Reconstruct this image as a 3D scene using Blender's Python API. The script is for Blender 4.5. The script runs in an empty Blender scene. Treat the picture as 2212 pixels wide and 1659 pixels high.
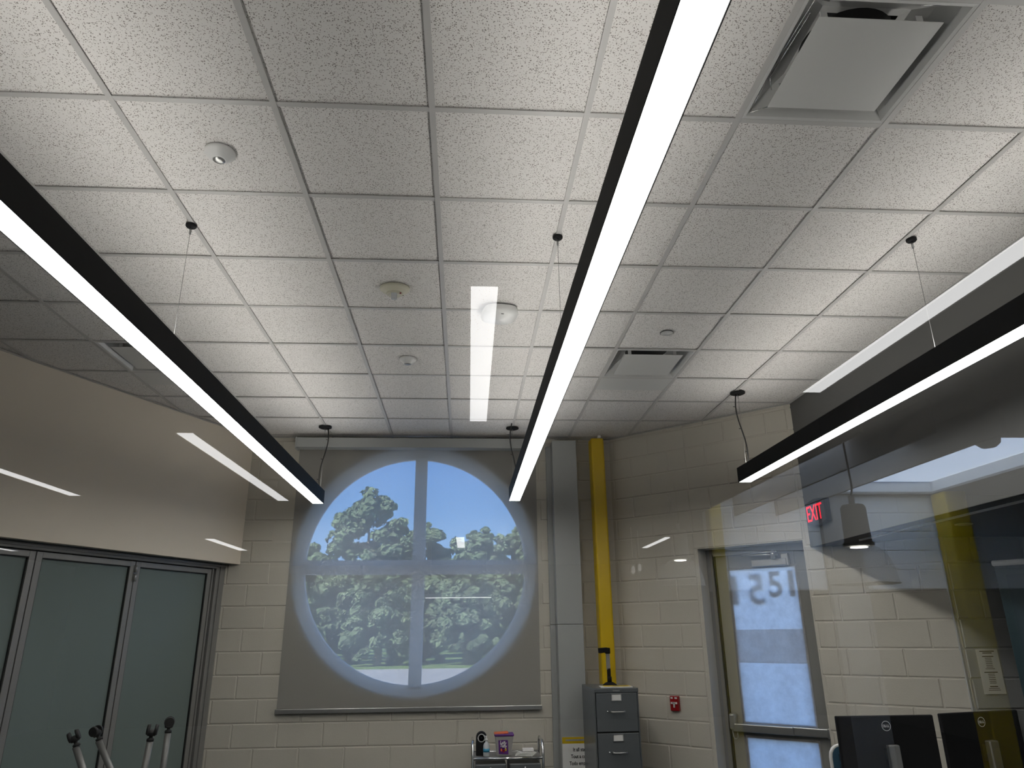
import bpy, bmesh, math, random
from mathutils import Vector, Matrix, noise as mnoise
random.seed(7)
C = bpy.context.scene.collection
sc = bpy.context.scene
PI = math.pi

# ---------------------------------------------------------------- camera, world, sun, exposure
CZ = 1.753
cam = bpy.data.cameras.new('camera'); camo = bpy.data.objects.new('camera', cam); C.objects.link(camo)
_r, _u, _f = Vector((.9979, -.0641, -.0102)), Vector((-.0116, -.3307, .9437)), Vector((.0638, .9416, .3308))
_r.normalize(); _f = (_f - _r * _f.dot(_r)).normalized(); _u = _r.cross(_f)
camo.matrix_world = Matrix(((_r.x, _u.x, -_f.x, 0), (_r.y, _u.y, -_f.y, 0), (_r.z, _u.z, -_f.z, CZ), (0, 0, 0, 1)))
cam.sensor_width = 36; cam.lens = 1545.08 / 2212 * 36; cam.clip_start = .02; cam.clip_end = 400
sc.camera = camo
vs = sc.view_settings
vs.view_transform = 'Standard'; vs.look = 'None'; vs.gamma = 1; vs.use_curve_mapping = False
vs.exposure = 0.18
LAMP = 16.0          # luminance of the down-facing lenses
UPL = 9.6           # luminance of the up-facing lenses
HALL = 4.3          # luminance of the hallway strips
sc.cycles.max_bounces = 8; sc.cycles.diffuse_bounces = 4; sc.cycles.transparent_max_bounces = 12
sc.cycles.sample_clamp_indirect = 6
sc.cycles.caustics_reflective = False; sc.cycles.caustics_refractive = False

w = bpy.data.worlds.new('sky'); sc.world = w; w.use_nodes = True
wn, wl = w.node_tree.nodes, w.node_tree.links
wn.clear()
wo = wn.new('ShaderNodeOutputWorld'); bg = wn.new('ShaderNodeBackground')
tc = wn.new('ShaderNodeTexCoord'); sx = wn.new('ShaderNodeSeparateXYZ'); rp = wn.new('ShaderNodeValToRGB')
wl.new(tc.outputs['Generated'], sx.inputs[0]); wl.new(sx.outputs['Z'], rp.inputs[0])
rp.color_ramp.elements[0].position = 0.0; rp.color_ramp.elements[0].color = (.42, .68, 1, 1)
rp.color_ramp.elements[1].position = .9; rp.color_ramp.elements[1].color = (.10, .25, .62, 1)
e = rp.color_ramp.elements.new(.22); e.color = (.15, .37, .86, 1)
cn = wn.new('ShaderNodeTexNoise'); cn.inputs['Scale'].default_value = 3.2; cn.inputs['Detail'].default_value = 6
cr = wn.new('ShaderNodeValToRGB'); cr.color_ramp.elements[0].position = .55; cr.color_ramp.elements[1].position = .8
cr.color_ramp.elements[1].color = (.5, .5, .5, 1)
mx = wn.new('ShaderNodeMix'); mx.data_type = 'RGBA'; mx.inputs['B'].default_value = (.85, .93, 1, 1)
wl.new(tc.outputs['Generated'], cn.inputs['Vector']); wl.new(cn.outputs['Fac'], cr.inputs[0])
wl.new(cr.outputs[0], mx.inputs['Factor']); wl.new(rp.outputs[0], mx.inputs['A'])
wl.new(mx.outputs['Result'], bg.inputs['Color']); bg.inputs['Strength'].default_value = 3.1
wl.new(bg.outputs[0], wo.inputs[0])

sl = bpy.data.lights.new('sun', 'SUN'); so = bpy.data.objects.new('sun', sl); C.objects.link(so)
sl.energy = 16.0; sl.angle = .01; sl.color = (1, .96, .88)
so.rotation_euler = (-Vector((-.45, -.62, .64))).to_track_quat('-Z', 'Y').to_euler()

# ---------------------------------------------------------------- materials
def mat(name, col, rough=.6, metal=0, bump=None, spec=.5, var=0, coord='Object', vscale=6):
    m = bpy.data.materials.new(name); m.use_nodes = True
    n, l = m.node_tree.nodes, m.node_tree.links
    b = n['Principled BSDF']
    b.inputs['Base Color'].default_value = (*col, 1); b.inputs['Roughness'].default_value = rough
    b.inputs['Metallic'].default_value = metal; b.inputs['Specular IOR Level'].default_value = spec
    g = n.new('ShaderNodeNewGeometry')
    if var:
        t = n.new('ShaderNodeTexNoise'); t.inputs['Scale'].default_value = vscale; t.inputs['Detail'].default_value = 4
        l.new(g.outputs['Position'], t.inputs['Vector'])
        r = n.new('ShaderNodeValToRGB')
        r.color_ramp.elements[0].position = .3; r.color_ramp.elements[1].position = .7
        r.color_ramp.elements[0].color = (*[c * (1 - var) for c in col], 1)
        r.color_ramp.elements[1].color = (*[min(1, c * (1 + var)) for c in col], 1)
        l.new(t.outputs['Fac'], r.inputs[0]); l.new(r.outputs[0], b.inputs['Base Color'])
    if bump:
        sc_, st, dist = bump
        t = n.new('ShaderNodeTexNoise'); t.inputs['Scale'].default_value = sc_; t.inputs['Detail'].default_value = 3
        l.new(g.outputs['Position'], t.inputs['Vector'])
        bp = n.new('ShaderNodeBump'); bp.inputs['Strength'].default_value = st; bp.inputs['Distance'].default_value = dist
        l.new(t.outputs['Fac'], bp.inputs['Height']); l.new(bp.outputs[0], b.inputs['Normal'])
    return m

def emit(name, col, s):
    m = bpy.data.materials.new(name); m.use_nodes = True
    n, l = m.node_tree.nodes, m.node_tree.links; n.clear()
    o = n.new('ShaderNodeOutputMaterial'); e = n.new('ShaderNodeEmission')
    e.inputs[0].default_value = (*col, 1); e.inputs[1].default_value = s; l.new(e.outputs[0], o.inputs[0])
    return m

def mat_tile():
    m = mat('mineral_tile', (.74, .72, .69), .95, spec=.1)
    n, l = m.node_tree.nodes, m.node_tree.links; b = n['Principled BSDF']
    g = n.new('ShaderNodeNewGeometry')
    wob = n.new('ShaderNodeTexNoise'); wob.inputs['Scale'].default_value = 140; wob.inputs['Detail'].default_value = 1
    l.new(g.outputs['Position'], wob.inputs['Vector'])
    add = n.new('ShaderNodeVectorMath'); add.operation = 'MULTIPLY_ADD'; add.inputs[1].default_value = (.008, .008, .008)
    l.new(wob.outputs['Color'], add.inputs[0]); l.new(g.outputs['Position'], add.inputs[2])
    v = n.new('ShaderNodeTexVoronoi'); v.inputs['Scale'].default_value = 165; v.inputs['Randomness'].default_value = 1
    l.new(add.outputs[0], v.inputs['Vector'])
    # only some cells carry a pit
    sp = n.new('ShaderNodeSeparateColor'); l.new(v.outputs['Color'], sp.inputs[0])
    th = n.new('ShaderNodeMath'); th.operation = 'MULTIPLY'; th.inputs[1].default_value = .43
    gt = n.new('ShaderNodeMath'); gt.operation = 'GREATER_THAN'; gt.inputs[1].default_value = .36
    l.new(sp.outputs[0], gt.inputs[0])
    fl = n.new('ShaderNodeMath'); fl.operation = 'MULTIPLY_ADD'; fl.inputs[1].default_value = .45; fl.inputs[2].default_value = .55; l.new(sp.outputs[1], fl.inputs[0])
    mm = n.new('ShaderNodeMath'); mm.operation = 'MULTIPLY'; l.new(gt.outputs[0], mm.inputs[0]); l.new(fl.outputs[0], mm.inputs[1])
    l.new(mm.outputs[0], th.inputs[0])
    lt = n.new('ShaderNodeMath'); lt.operation = 'LESS_THAN'; l.new(v.outputs['Distance'], lt.inputs[0]); l.new(th.outputs[0], lt.inputs[1])
    mx = n.new('ShaderNodeMix'); mx.data_type = 'RGBA'
    mx.inputs['A'].default_value = (.78, .755, .73, 1); mx.inputs['B'].default_value = (.24, .22, .20, 1)
    l.new(lt.outputs[0], mx.inputs['Factor']); l.new(mx.outputs['Result'], b.inputs['Base Color'])
    t = n.new('ShaderNodeTexNoise'); t.inputs['Scale'].default_value = 350
    l.new(g.outputs['Position'], t.inputs['Vector'])
    bp = n.new('ShaderNodeBump'); bp.inputs['Strength'].default_value = .25; bp.inputs['Distance'].default_value = .002
    l.new(t.outputs['Fac'], bp.inputs['Height']); l.new(bp.outputs[0], b.inputs['Normal'])
    return m

def mat_block(name, col):
    m = mat(name, col, .55, spec=.3)
    n, l = m.node_tree.nodes, m.node_tree.links; b = n['Principled BSDF']
    g = n.new('ShaderNodeNewGeometry')
    t = n.new('ShaderNodeTexNoise'); t.inputs['Scale'].default_value = 130; t.inputs['Detail'].default_value = 3
    l.new(g.outputs['Position'], t.inputs['Vector'])
    v = n.new('ShaderNodeTexVoronoi'); v.inputs['Scale'].default_value = 38
    l.new(g.outputs['Position'], v.inputs['Vector'])
    lt = n.new('ShaderNodeMath'); lt.operation = 'LESS_THAN'; lt.inputs[1].default_value = .10
    l.new(v.outputs['Distance'], lt.inputs[0])
    sub = n.new('ShaderNodeMath'); sub.operation = 'SUBTRACT'; l.new(t.outputs['Fac'], sub.inputs[0]); l.new(lt.outputs[0], sub.inputs[1])
    bp = n.new('ShaderNodeBump'); bp.inputs['Strength'].default_value = .35; bp.inputs['Distance'].default_value = .003
    l.new(sub.outputs[0], bp.inputs['Height']); l.new(bp.outputs[0], b.inputs['Normal'])
    t2 = n.new('ShaderNodeTexNoise'); t2.inputs['Scale'].default_value = 1.7; l.new(g.outputs['Position'], t2.inputs['Vector'])
    mx = n.new('ShaderNodeMix'); mx.data_type = 'RGBA'
    mx.inputs['A'].default_value = (*[c * .94 for c in col], 1); mx.inputs['B'].default_value = (*[c * 1.05 for c in col], 1)
    l.new(t2.outputs['Fac'], mx.inputs['Factor']); l.new(mx.outputs['Result'], b.inputs['Base Color'])
    return m

def mat_glass(name, r0, tint=(1, 1, 1), extra=0.0):
    """flat pane: looks through in straight lines, mirrors by Schlick's law"""
    m = bpy.data.materials.new(name); m.use_nodes = True
    n, l = m.node_tree.nodes, m.node_tree.links; n.clear()
    o = n.new('ShaderNodeOutputMaterial'); mixs = n.new('ShaderNodeMixShader')
    tr = n.new('ShaderNodeBsdfTransparent'); tr.inputs[0].default_value = (*tint, 1)
    gl = n.new('ShaderNodeBsdfGlossy'); gl.inputs['Roughness'].default_value = 0
    g = n.new('ShaderNodeNewGeometry')
    d = n.new('ShaderNodeVectorMath'); d.operation = 'DOT_PRODUCT'
    l.new(g.outputs['Incoming'], d.inputs[0]); l.new(g.outputs['Normal'], d.inputs[1])
    a = n.new('ShaderNodeMath'); a.operation = 'ABSOLUTE'; l.new(d.outputs['Value'], a.inputs[0])
    s = n.new('ShaderNodeMath'); s.operation = 'SUBTRACT'; s.inputs[0].default_value = 1; l.new(a.outputs[0], s.inputs[1])
    p = n.new('ShaderNodeMath'); p.operation = 'POWER'; p.inputs[1].default_value = 5; l.new(s.outputs[0], p.inputs[0])
    q = n.new('ShaderNodeMath'); q.operation = 'MULTIPLY_ADD'; q.inputs[1].default_value = 1 - r0; q.inputs[2].default_value = r0
    l.new(p.outputs[0], q.inputs[0]); l.new(q.outputs[0], mixs.inputs[0])
    l.new(tr.outputs[0], mixs.inputs[1]); l.new(gl.outputs[0], mixs.inputs[2]); l.new(mixs.outputs[0], o.inputs[0])
    return m

def mat_cloth(name, col, open_, transl, thr=None):
    m = bpy.data.materials.new(name); m.use_nodes = True
    n, l = m.node_tree.nodes, m.node_tree.links; n.clear()
    o = n.new('ShaderNodeOutputMaterial'); m1 = n.new('ShaderNodeMixShader'); m2 = n.new('ShaderNodeMixShader')
    tr = n.new('ShaderNodeBsdfTransparent'); di = n.new('ShaderNodeBsdfDiffuse'); tl = n.new('ShaderNodeBsdfTranslucent')
    g = n.new('ShaderNodeNewGeometry'); t = n.new('ShaderNodeTexNoise'); t.inputs['Scale'].default_value = 160; t.inputs['Detail'].default_value = 2
    l.new(g.outputs['Position'], t.inputs['Vector'])
    mr = n.new('ShaderNodeMapRange'); mr.inputs['To Min'].default_value = open_ * .85; mr.inputs['To Max'].default_value = open_ * 1.15
    l.new(t.outputs['Fac'], mr.inputs['Value']); l.new(mr.outputs[0], m2.inputs[0])
    mb2 = n.new('ShaderNodeMix'); mb2.data_type = 'RGBA'; mb2.inputs['A'].default_value = (*col, 1); mb2.inputs['B'].default_value = (.72, .72, .70, 1)
    l.new(g.outputs['Backfacing'], mb2.inputs['Factor']); l.new(mb2.outputs['Result'], di.inputs[0]); tl.inputs[0].default_value = (*(thr or col), 1)
    m1.inputs[0].default_value = transl
    l.new(di.outputs[0], m1.inputs[1]); l.new(tl.outputs[0], m1.inputs[2])
    l.new(m1.outputs[0], m2.inputs[1]); l.new(tr.outputs[0], m2.inputs[2]); l.new(m2.outputs[0], o.inputs[0])
    return m

M = dict(
    tile=mat_tile(),
    tee=mat('white_steel_grid', (.52, .51, .495), .4),
    cmu=mat_block('cream_painted_block', (.55, .52, .45)),
    recess=mat_block('slate_painted_block', (.44, .45, .44)),
    joint=mat('painted_mortar', (.55, .52, .45), .7, bump=(150, .3, .002)),
    drywall=mat('beige_drywall', (.78, .70, .585), .75, bump=(220, .15, .001)),
    greywall=mat('grey_painted_wall', (.095, .095, .09), .6, bump=(220, .15, .001)),
    darkceil=mat('black_painted_ceiling', (.012, .012, .013), .8),
    greypanel=mat('grey_metal_panel', (.34, .35, .34), .45),
    greyframe=mat('grey_aluminium', (.27, .265, .255), .4, .3),
    doorpaint=mat('grey_door_paint', (.25, .245, .23), .45),
    rubber=mat('black_rubber', (.01, .01, .01), .7),
    black=mat('black_housing', (.008, .008, .009), .7, spec=.2),
    white=mat('white_plastic', (.72, .72, .71), .35),
    ivory=mat('ivory_plastic', (.62, .60, .48), .4),
    offwhite=mat('white_enamel', (.60, .60, .585), .35),
    yellow=mat('yellow_paint', (.62, .42, .003), .35),
    cab=mat('grey_cabinet_enamel', (.105, .115, .12), .28),
    cabdark=mat('dark_gap', (.01, .01, .01), .8),
    chrome=mat('chrome', (.75, .75, .75), .12, 1),
    alu=mat('brushed_aluminium', (.48, .48, .47), .32, .9),
    steel=mat('satin_steel', (.42, .42, .41), .3, .8),
    legpaint=mat('dull_grey_leg_paint', (.15, .15, .145), .4, .3),
    red=mat('red_enamel', (.28, .004, .006), .35),
    paper=mat('white_paper', (.78, .77, .74), .8),
    ink=mat('printed_ink', (.02, .02, .02), .7),
    lens=emit('light_diffuser', (1, .985, .95), LAMP),
    uplens=emit('uplight_diffuser', (1, .97, .92), UPL),
    strip=emit('hall_diffuser', (1, 1, 1), HALL),
    redled=emit('red_exit_letters', (1, .006, .02), 1.6),
    frost=mat('frosted_green_glass', (.17, .21, .20), .3, spec=.25),
    pane=mat_glass('clear_glass', .045),
    bigpane=mat_glass('partition_glass', .15, (.985, .99, .985)),
    shade=mat_cloth('grey_solar_mesh', (.37, .362, .348), .22, .22, (.64, .62, .56)),
    winframe=mat('pale_window_frame', (.86, .87, .88), .5),
    teal=mat('teal_panel', (.020, .045, .055), .35),
    tealglass=mat('blue_grey_panel', (.045, .07, .085), .25),
    blue=mat('blue_mesh', (.02, .07, .12), .6, bump=(400, .5, .002)),
    purple=mat('purple_plastic', (.11, .02, .20), .4),
    orange=mat('orange_plastic', (.75, .14, .03), .45),
    tub=mat('cloudy_tub', (.36, .35, .33), .3),
    clear=mat('clear_bottle', (.55, .58, .60), .1),
    tower=mat('floor_carpet', (.06, .065, .07), .95, bump=(300, .5, .002)),
    acrylic=mat_cloth('milky_skylight_sheet', (.8, .8, .8), .05, .75, (.86, .95, 1.0)),
    vinyl_reflection=mat_cloth('vinyl_and_reflected_digits', (.3, .3, .3), .38, .3),
    desk=mat('pale_laminate', (.45, .42, .38), .4),
    leaf=mat('tree_leaves', (.125, .175, .095), .8, var=.45, vscale=1.3),
    bark=mat('bark', (.16, .13, .10), .9),
    grass=mat('mown_grass', (.14, .22, .06), .9, var=.15, vscale=.4),
    asphalt=mat('pale_asphalt', (.36, .36, .36), .9, var=.12, vscale=.3),
    hallpaint=mat('hall_wall_paint', (.86, .87, .86), .6),
    hallceil=mat('hall_ceiling_paint', (.30, .29, .27), .8),
    hallfloor=mat('hall_floor', (.16, .16, .15), .4),
)

# paper that daylight shines through
m = bpy.data.materials.new('kraft_white_paper'); m.use_nodes = True
n, l = m.node_tree.nodes, m.node_tree.links; n.clear()
o = n.new('ShaderNodeOutputMaterial'); mi = n.new('ShaderNodeMixShader'); mi.inputs[0].default_value = .62
di = n.new('ShaderNodeBsdfDiffuse'); tl = n.new('ShaderNodeBsdfTranslucent')
di.inputs[0].default_value = (.62, .58, .52, 1); tl.inputs[0].default_value = (.80, .80, .80, 1)
g = n.new('ShaderNodeNewGeometry'); t = n.new('ShaderNodeTexNoise'); t.inputs['Scale'].default_value = 9; t.inputs['Detail'].default_value = 8
t.inputs['Roughness'].default_value = .7
l.new(g.outputs['Position'], t.inputs['Vector'])
bp = n.new('ShaderNodeBump'); bp.inputs['Strength'].default_value = .6; bp.inputs['Distance'].default_value = .02
l.new(t.outputs['Fac'], bp.inputs['Height']); l.new(bp.outputs[0], di.inputs['Normal'])
cr_ = n.new('ShaderNodeValToRGB'); cr_.color_ramp.elements[0].color = (.66, .66, .66, 1); cr_.color_ramp.elements[1].color = (.88, .88, .88, 1)
cr_.color_ramp.elements[0].position = .35; cr_.color_ramp.elements[1].position = .65
l.new(t.outputs['Fac'], cr_.inputs[0]); l.new(cr_.outputs[0], tl.inputs[0])
l.new(di.outputs[0], mi.inputs[1]); l.new(tl.outputs[0], mi.inputs[2]); l.new(mi.outputs[0], o.inputs[0])
M['door_paper'] = m

# ---------------------------------------------------------------- mesh helpers
class MB:
    def __init__(s): s.v = []; s.f = []; s.sm = []
    def add(s, vs, fs, smooth=False):
        o = len(s.v); s.v += [tuple(v) for v in vs]; s.f += [tuple(i + o for i in f) for f in fs]; s.sm += [smooth] * len(fs); return s
    def box(s, x0, x1, y0, y1, z0, z1, T=None):
        vs = [Vector(p) for p in ((x0, y0, z0), (x1, y0, z0), (x1, y1, z0), (x0, y1, z0), (x0, y0, z1), (x1, y0, z1), (x1, y1, z1), (x0, y1, z1))]
        if T: vs = [T @ v for v in vs]
        return s.add(vs, [(0, 3, 2, 1), (4, 5, 6, 7), (0, 1, 5, 4), (1, 2, 6, 5), (2, 3, 7, 6), (3, 0, 4, 7)])
    def quad(s, *p): return s.add(p, [tuple(range(len(p)))])
    def tube(s, pts, r, n=10, cap=True, smooth=True):
        pts = [Vector(p) for p in pts]; rs = r if isinstance(r, (list, tuple)) else [r] * len(pts)
        vs = []; fs = []
        up = None
        for i, p in enumerate(pts):
            d = (pts[min(i + 1, len(pts) - 1)] - pts[max(i - 1, 0)]).normalized()
            if up is None:
                a = Vector((0, 0, 1)) if abs(d.z) < .9 else Vector((1, 0, 0)); up = (a - d * a.dot(d)).normalized()
            else: up = (up - d * up.dot(d)).normalized()
            b = d.cross(up)
            for k in range(n):
                t_ = 2 * PI * k / n; vs.append(p + (up * math.cos(t_) + b * math.sin(t_)) * rs[i])
        for i in range(len(pts) - 1):
            for k in range(n):
                fs.append((i * n + k, i * n + (k + 1) % n, (i + 1) * n + (k + 1) % n, (i + 1) * n + k))
        s.add(vs, fs, smooth)
        if cap:
            o = len(s.v) - len(vs)
            s.f += [tuple(o + k for k in reversed(range(n))), tuple(o + (len(pts) - 1) * n + k for k in range(n))]; s.sm += [False, False]
        return s
    def lathe(s, prof, c=(0, 0, 0), n=24, T=None, smooth=True):
        """prof: [(r, z)] about the local z axis"""
        vs = []; fs = []
        for r, z in prof:
            for k in range(n):
                v = Vector((r * math.cos(2 * PI * k / n), r * math.sin(2 * PI * k / n), z))
                if T: v = T @ v
                vs.append(v + Vector(c))
        for i in range(len(prof) - 1):
            for k in range(n):
                fs.append((i * n + k, i * n + (k + 1) % n, (i + 1) * n + (k + 1) % n, (i + 1) * n + k))
        s.add(vs, fs, smooth)
        o = len(s.v) - len(vs)
        if prof[0][0] > 1e-5: s.f.append(tuple(o + k for k in reversed(range(n)))); s.sm.append(False)
        if prof[-1][0] > 1e-5: s.f.append(tuple(o + (len(prof) - 1) * n + k for k in range(n))); s.sm.append(False)
        return s
    def prism(s, poly, y0, y1):
        """poly in local (x, z), extruded along y"""
        n = len(poly)
        vs = [(x, y0, z) for x, z in poly] + [(x, y1, z) for x, z in poly]
        fs = [tuple(range(n)), tuple(reversed(range(n, 2 * n)))] + [((i + 1) % n, i, i + n, (i + 1) % n + n) for i in range(n)]
        return s.add(vs, fs)
    def prism_z(s, poly, z0, z1):
        n = len(poly)
        vs = [(x, y, z0) for x, y in poly] + [(x, y, z1) for x, y in poly]
        fs = [tuple(reversed(range(n))), tuple(range(n, 2 * n))] + [(i, (i + 1) % n, (i + 1) % n + n, i + n) for i in range(n)]
        return s.add(vs, fs)
    def mesh(s, name, m):
        me = bpy.data.meshes.new(name); me.from_pydata([tuple(v) for v in s.v], [], s.f); me.update()
        for p, q in zip(me.polygons, s.sm): p.use_smooth = q
        if m: me.materials.append(m)
        return me
    def build(s, name, m, parent=None, bevel=0, seg=2, fix=False):
        me = s.mesh(name, M[m] if isinstance(m, str) else m)
        if fix:
            bm = bmesh.new(); bm.from_mesh(me); bmesh.ops.recalc_face_normals(bm, faces=bm.faces); bm.to_mesh(me); bm.free()
        return put(name, me, parent, bevel, seg)

def put(name, me, parent=None, bevel=0, seg=2, loc=None):
    o = bpy.data.objects.new(name, me); C.objects.link(o)
    if parent: o.parent = parent
    if loc: o.location = loc
    if bevel:
        b = o.modifiers.new('edge', 'BEVEL'); b.width = bevel; b.segments = seg; b.limit_method = 'ANGLE'; b.angle_limit = .6
    return o

def thing(name, label, cat, loc=(0, 0, 0), rz=0, group=None):
    o = bpy.data.objects.new(name, None); C.objects.link(o); o.empty_display_size = .1
    o.location = loc; o.rotation_euler = (0, 0, rz); o['label'] = label; o['category'] = cat
    if group: o['group'] = group
    return o
def tag(o, label, cat, group=None):
    o['label'] = label; o['category'] = cat
    if group: o['group'] = group
    return o
def struct(o, label=None):
    o['kind'] = 'structure'
    if label: o['label'] = label
    return o
def root(name, loc=(0, 0, 0), rz=0, label=None):
    o = bpy.data.objects.new(name, None); C.objects.link(o); o.location = loc; o.rotation_euler = (0, 0, rz)
    return struct(o, label)
def copy_tree(o, loc=None, rz=None, label=None, parent=None):
    c = o.copy(); C.objects.link(c)
    if parent: c.parent = parent
    for ch in o.children: copy_tree(ch, parent=c)
    if loc is not None: c.location = loc
    if rz is not None: c.rotation_euler = (0, 0, rz)
    if label: c['label'] = label
    return c
def text(name, body, size, m, parent, loc, rot=(PI / 2, 0, 0), depth=.0006, align='CENTER', sx=1.0, bold=0.0, spacing=1.0):
    cu = bpy.data.curves.new(name, 'FONT'); cu.body = body; cu.size = size; cu.extrude = depth; cu.align_x = align
    cu.offset = bold; cu.space_line = spacing; cu.materials.append(M[m] if isinstance(m, str) else m)
    tmp = bpy.data.objects.new(name + '_curve', cu); C.objects.link(tmp); bpy.context.view_layer.update()
    me = bpy.data.meshes.new_from_object(tmp.evaluated_get(bpy.context.evaluated_depsgraph_get())); bpy.data.objects.remove(tmp); bpy.data.curves.remove(cu)
    if not me.materials: me.materials.append(M[m] if isinstance(m, str) else m)
    o = bpy.data.objects.new(name, me); C.objects.link(o); o.parent = parent; o.location = loc; o.rotation_euler = rot; o.scale = (sx, 1, 1)
    return o

def clip(poly, region):
    """Sutherland-Hodgman against a convex counter-clockwise region"""
    out = poly
    for i in range(len(region)):
        a, b = region[i], region[(i + 1) % len(region)]
        side = lambda p: (b[0] - a[0]) * (p[1] - a[1]) - (b[1] - a[1]) * (p[0] - a[0])
        inp, out = out, []
        for k in range(len(inp)):
            p, q = inp[k], inp[(k + 1) % len(inp)]; sp_, sq = side(p), side(q)
            if sp_ >= 0: out.append(p)
            if sp_ * sq < 0:
                t_ = sp_ / (sp_ - sq); out.append((p[0] + (q[0] - p[0]) * t_, p[1] + (q[1] - p[1]) * t_))
        if len(out) < 3: return []
    return out
def area(p): return abs(sum(p[i][0] * p[(i + 1) % len(p)][1] - p[(i + 1) % len(p)][0] * p[i][1] for i in range(len(p)))) / 2

# ---------------------------------------------------------------- setting out
CEIL = 3.692; T = .6096; GX, GY = -.7546, 2.2982; YW = 7.27
GLASS_Y = .5
SA = Vector((-3.47, 4.55)); SU = Vector((1.302, 2.72)).normalized(); SR = math.atan2(SU.y, SU.x); SN = Vector((-SU.y, SU.x))
WA = Vector((1.472, 7.308)); WU = Vector((1.439, -1.341)).normalized(); WR = math.atan2(WU.y, WU.x); WN = Vector((-WU.y, WU.x))
BX = 2.911; SOF = 2.423; CO = .2032
s_at = lambda y: SA + SU * ((y - SA.y) / SU.y)
w_at = lambda y: WA + WU * ((y - WA.y) / WU.y)
lw0, lw1 = s_at(.56), s_at(YW)
wc = w_at(YW)
wb = WA + WU * ((BX - WA.x) / WU.x)
ROOM = [(lw0.x, .56), (BX, .56), (BX, wb.y), (wc.x, YW), (lw1.x, YW)]

# ---------------------------------------------------------------- room shell
struct(MB().box(-7.5, 7, .4, 8.2, -.12, 0).build('floor', 'tower'), 'dark grey carpet floor')
struct(MB().box(-5.6, 6.2, .5, 8.0, CEIL + .25, CEIL + .4).build('ceiling_slab', 'hallceil'))

# suspended ceiling: every tile and tee bar a piece
ceil = root('ceiling', (0, 0, 0), 0, 'suspended ceiling of speckled white tiles in a steel grid')
DIFF = {(3, -1), (3, 4), (-3, 4)}; HALFB = {(3, 5), (-3, 5)}
full = MB().box(.005, T - .005, .005, T - .005, 0, .016).mesh('tile', M['tile'])
g_ = .005
for c in range(-7, 7):
    for r in range(-3, 9):
        x0, y0 = GX + c * T, GY + r * T
        if (c, r) in DIFF: continue
        rect = [(x0 + g_, y0 + g_), (x0 + T - g_, y0 + g_), (x0 + T - g_, y0 + T - g_), (x0 + g_, y0 + T - g_)]
        if (c, r) in HALFB: rect = [(x0 + g_, y0 + T / 2), (x0 + T - g_, y0 + T / 2), (x0 + T - g_, y0 + T - g_), (x0 + g_, y0 + T - g_)]
        p = clip(rect, ROOM)
        if not p or area(p) < .003: continue
        z = CEIL + .0065 + random.random() * .004
        if abs(area(p) - (T - 2 * g_) ** 2) < 1e-5 and (c, r) not in HALFB: put('tile', full, ceil, loc=(x0, y0, z))
        else: MB().prism_z(p, z, z + .016).build('tile', 'tile', ceil)
hw = .012
for c in range(-7, 7):
    x = GX + c * T
    p = clip([(x - hw, .5), (x + hw, .5), (x + hw, 7.4), (x - hw, 7.4)], ROOM)
    if p and area(p) > .002: MB().prism_z(p, CEIL, CEIL + .004).build('runner_bar', 'tee', ceil)
    for r in range(-3, 9):
        y = GY + r * T
        p = clip([(x + hw, y - hw), (x + T - hw, y - hw), (x + T - hw, y + hw), (x + hw, y + hw)], ROOM)
        if p and area(p) > .001: MB().prism_z(p, CEIL + .0008, CEIL + .0045).build('cross_bar', 'tee', ceil)
# blank metal half panels behind the diffusers
for c in (3, -3):
    x0, y0 = GX + c * T, GY + 5 * T
    MB().box(x0 + .012, x0 + T - .012, y0 + .012, y0 + T / 2 - .006, CEIL + .002, CEIL + .006).build('blank_panel', 'offwhite', ceil)
# wall angle
for k, (a, b) in enumerate(zip(ROOM, ROOM[1:] + ROOM[:1])):
    if k == 0: continue
    a, b = Vector(a), Vector(b); d = (b - a).normalized(); nn = Vector((-d.y, d.x))
    q = [a, b, b + nn * .022, a + nn * .022]
    struct(MB().prism_z([tuple(v) for v in q], CEIL - .003, CEIL + .0).build('trim_%d' % k, 'tee'))

def ring_slab(cx, cz, R, x0, x1, z0, z1, y0, y1):
    """slab with a round hole"""
    m_ = MB(); N = 96
    ang = sorted(set([2 * PI * k / N for k in range(N)] + [math.atan2(z - cz, x - cx) % (2 * PI) for x in (x0, x1) for z in (z0, z1)]))
    inn = []; out = []
    for a in ang:
        ca, sa = math.cos(a), math.sin(a)
        t_ = min([(x1 - cx) / ca if ca > 1e-9 else 1e9, (x0 - cx) / ca if ca < -1e-9 else 1e9, (z1 - cz) / sa if sa > 1e-9 else 1e9, (z0 - cz) / sa if sa < -1e-9 else 1e9])
        inn.append((cx + R * ca, cz + R * sa)); out.append((cx + t_ * ca, cz + t_ * sa))
    n_ = len(ang)
    vs = [(x, y0, z) for x, z in inn] + [(x, y0, z) for x, z in out] + [(x, y1, z) for x, z in inn] + [(x, y1, z) for x, z in out]
    fs = []
    for i in range(n_):
        j = (i + 1) % n_
        fs += [(i, j, n_ + j, n_ + i), (2 * n_ + j, 2 * n_ + i, 3 * n_ + i, 3 * n_ + j), (j, i, 2 * n_ + i, 2 * n_ + j), (n_ + i, n_ + j, 3 * n_ + j, 3 * n_ + i)]
    return m_.add(vs, fs)

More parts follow.
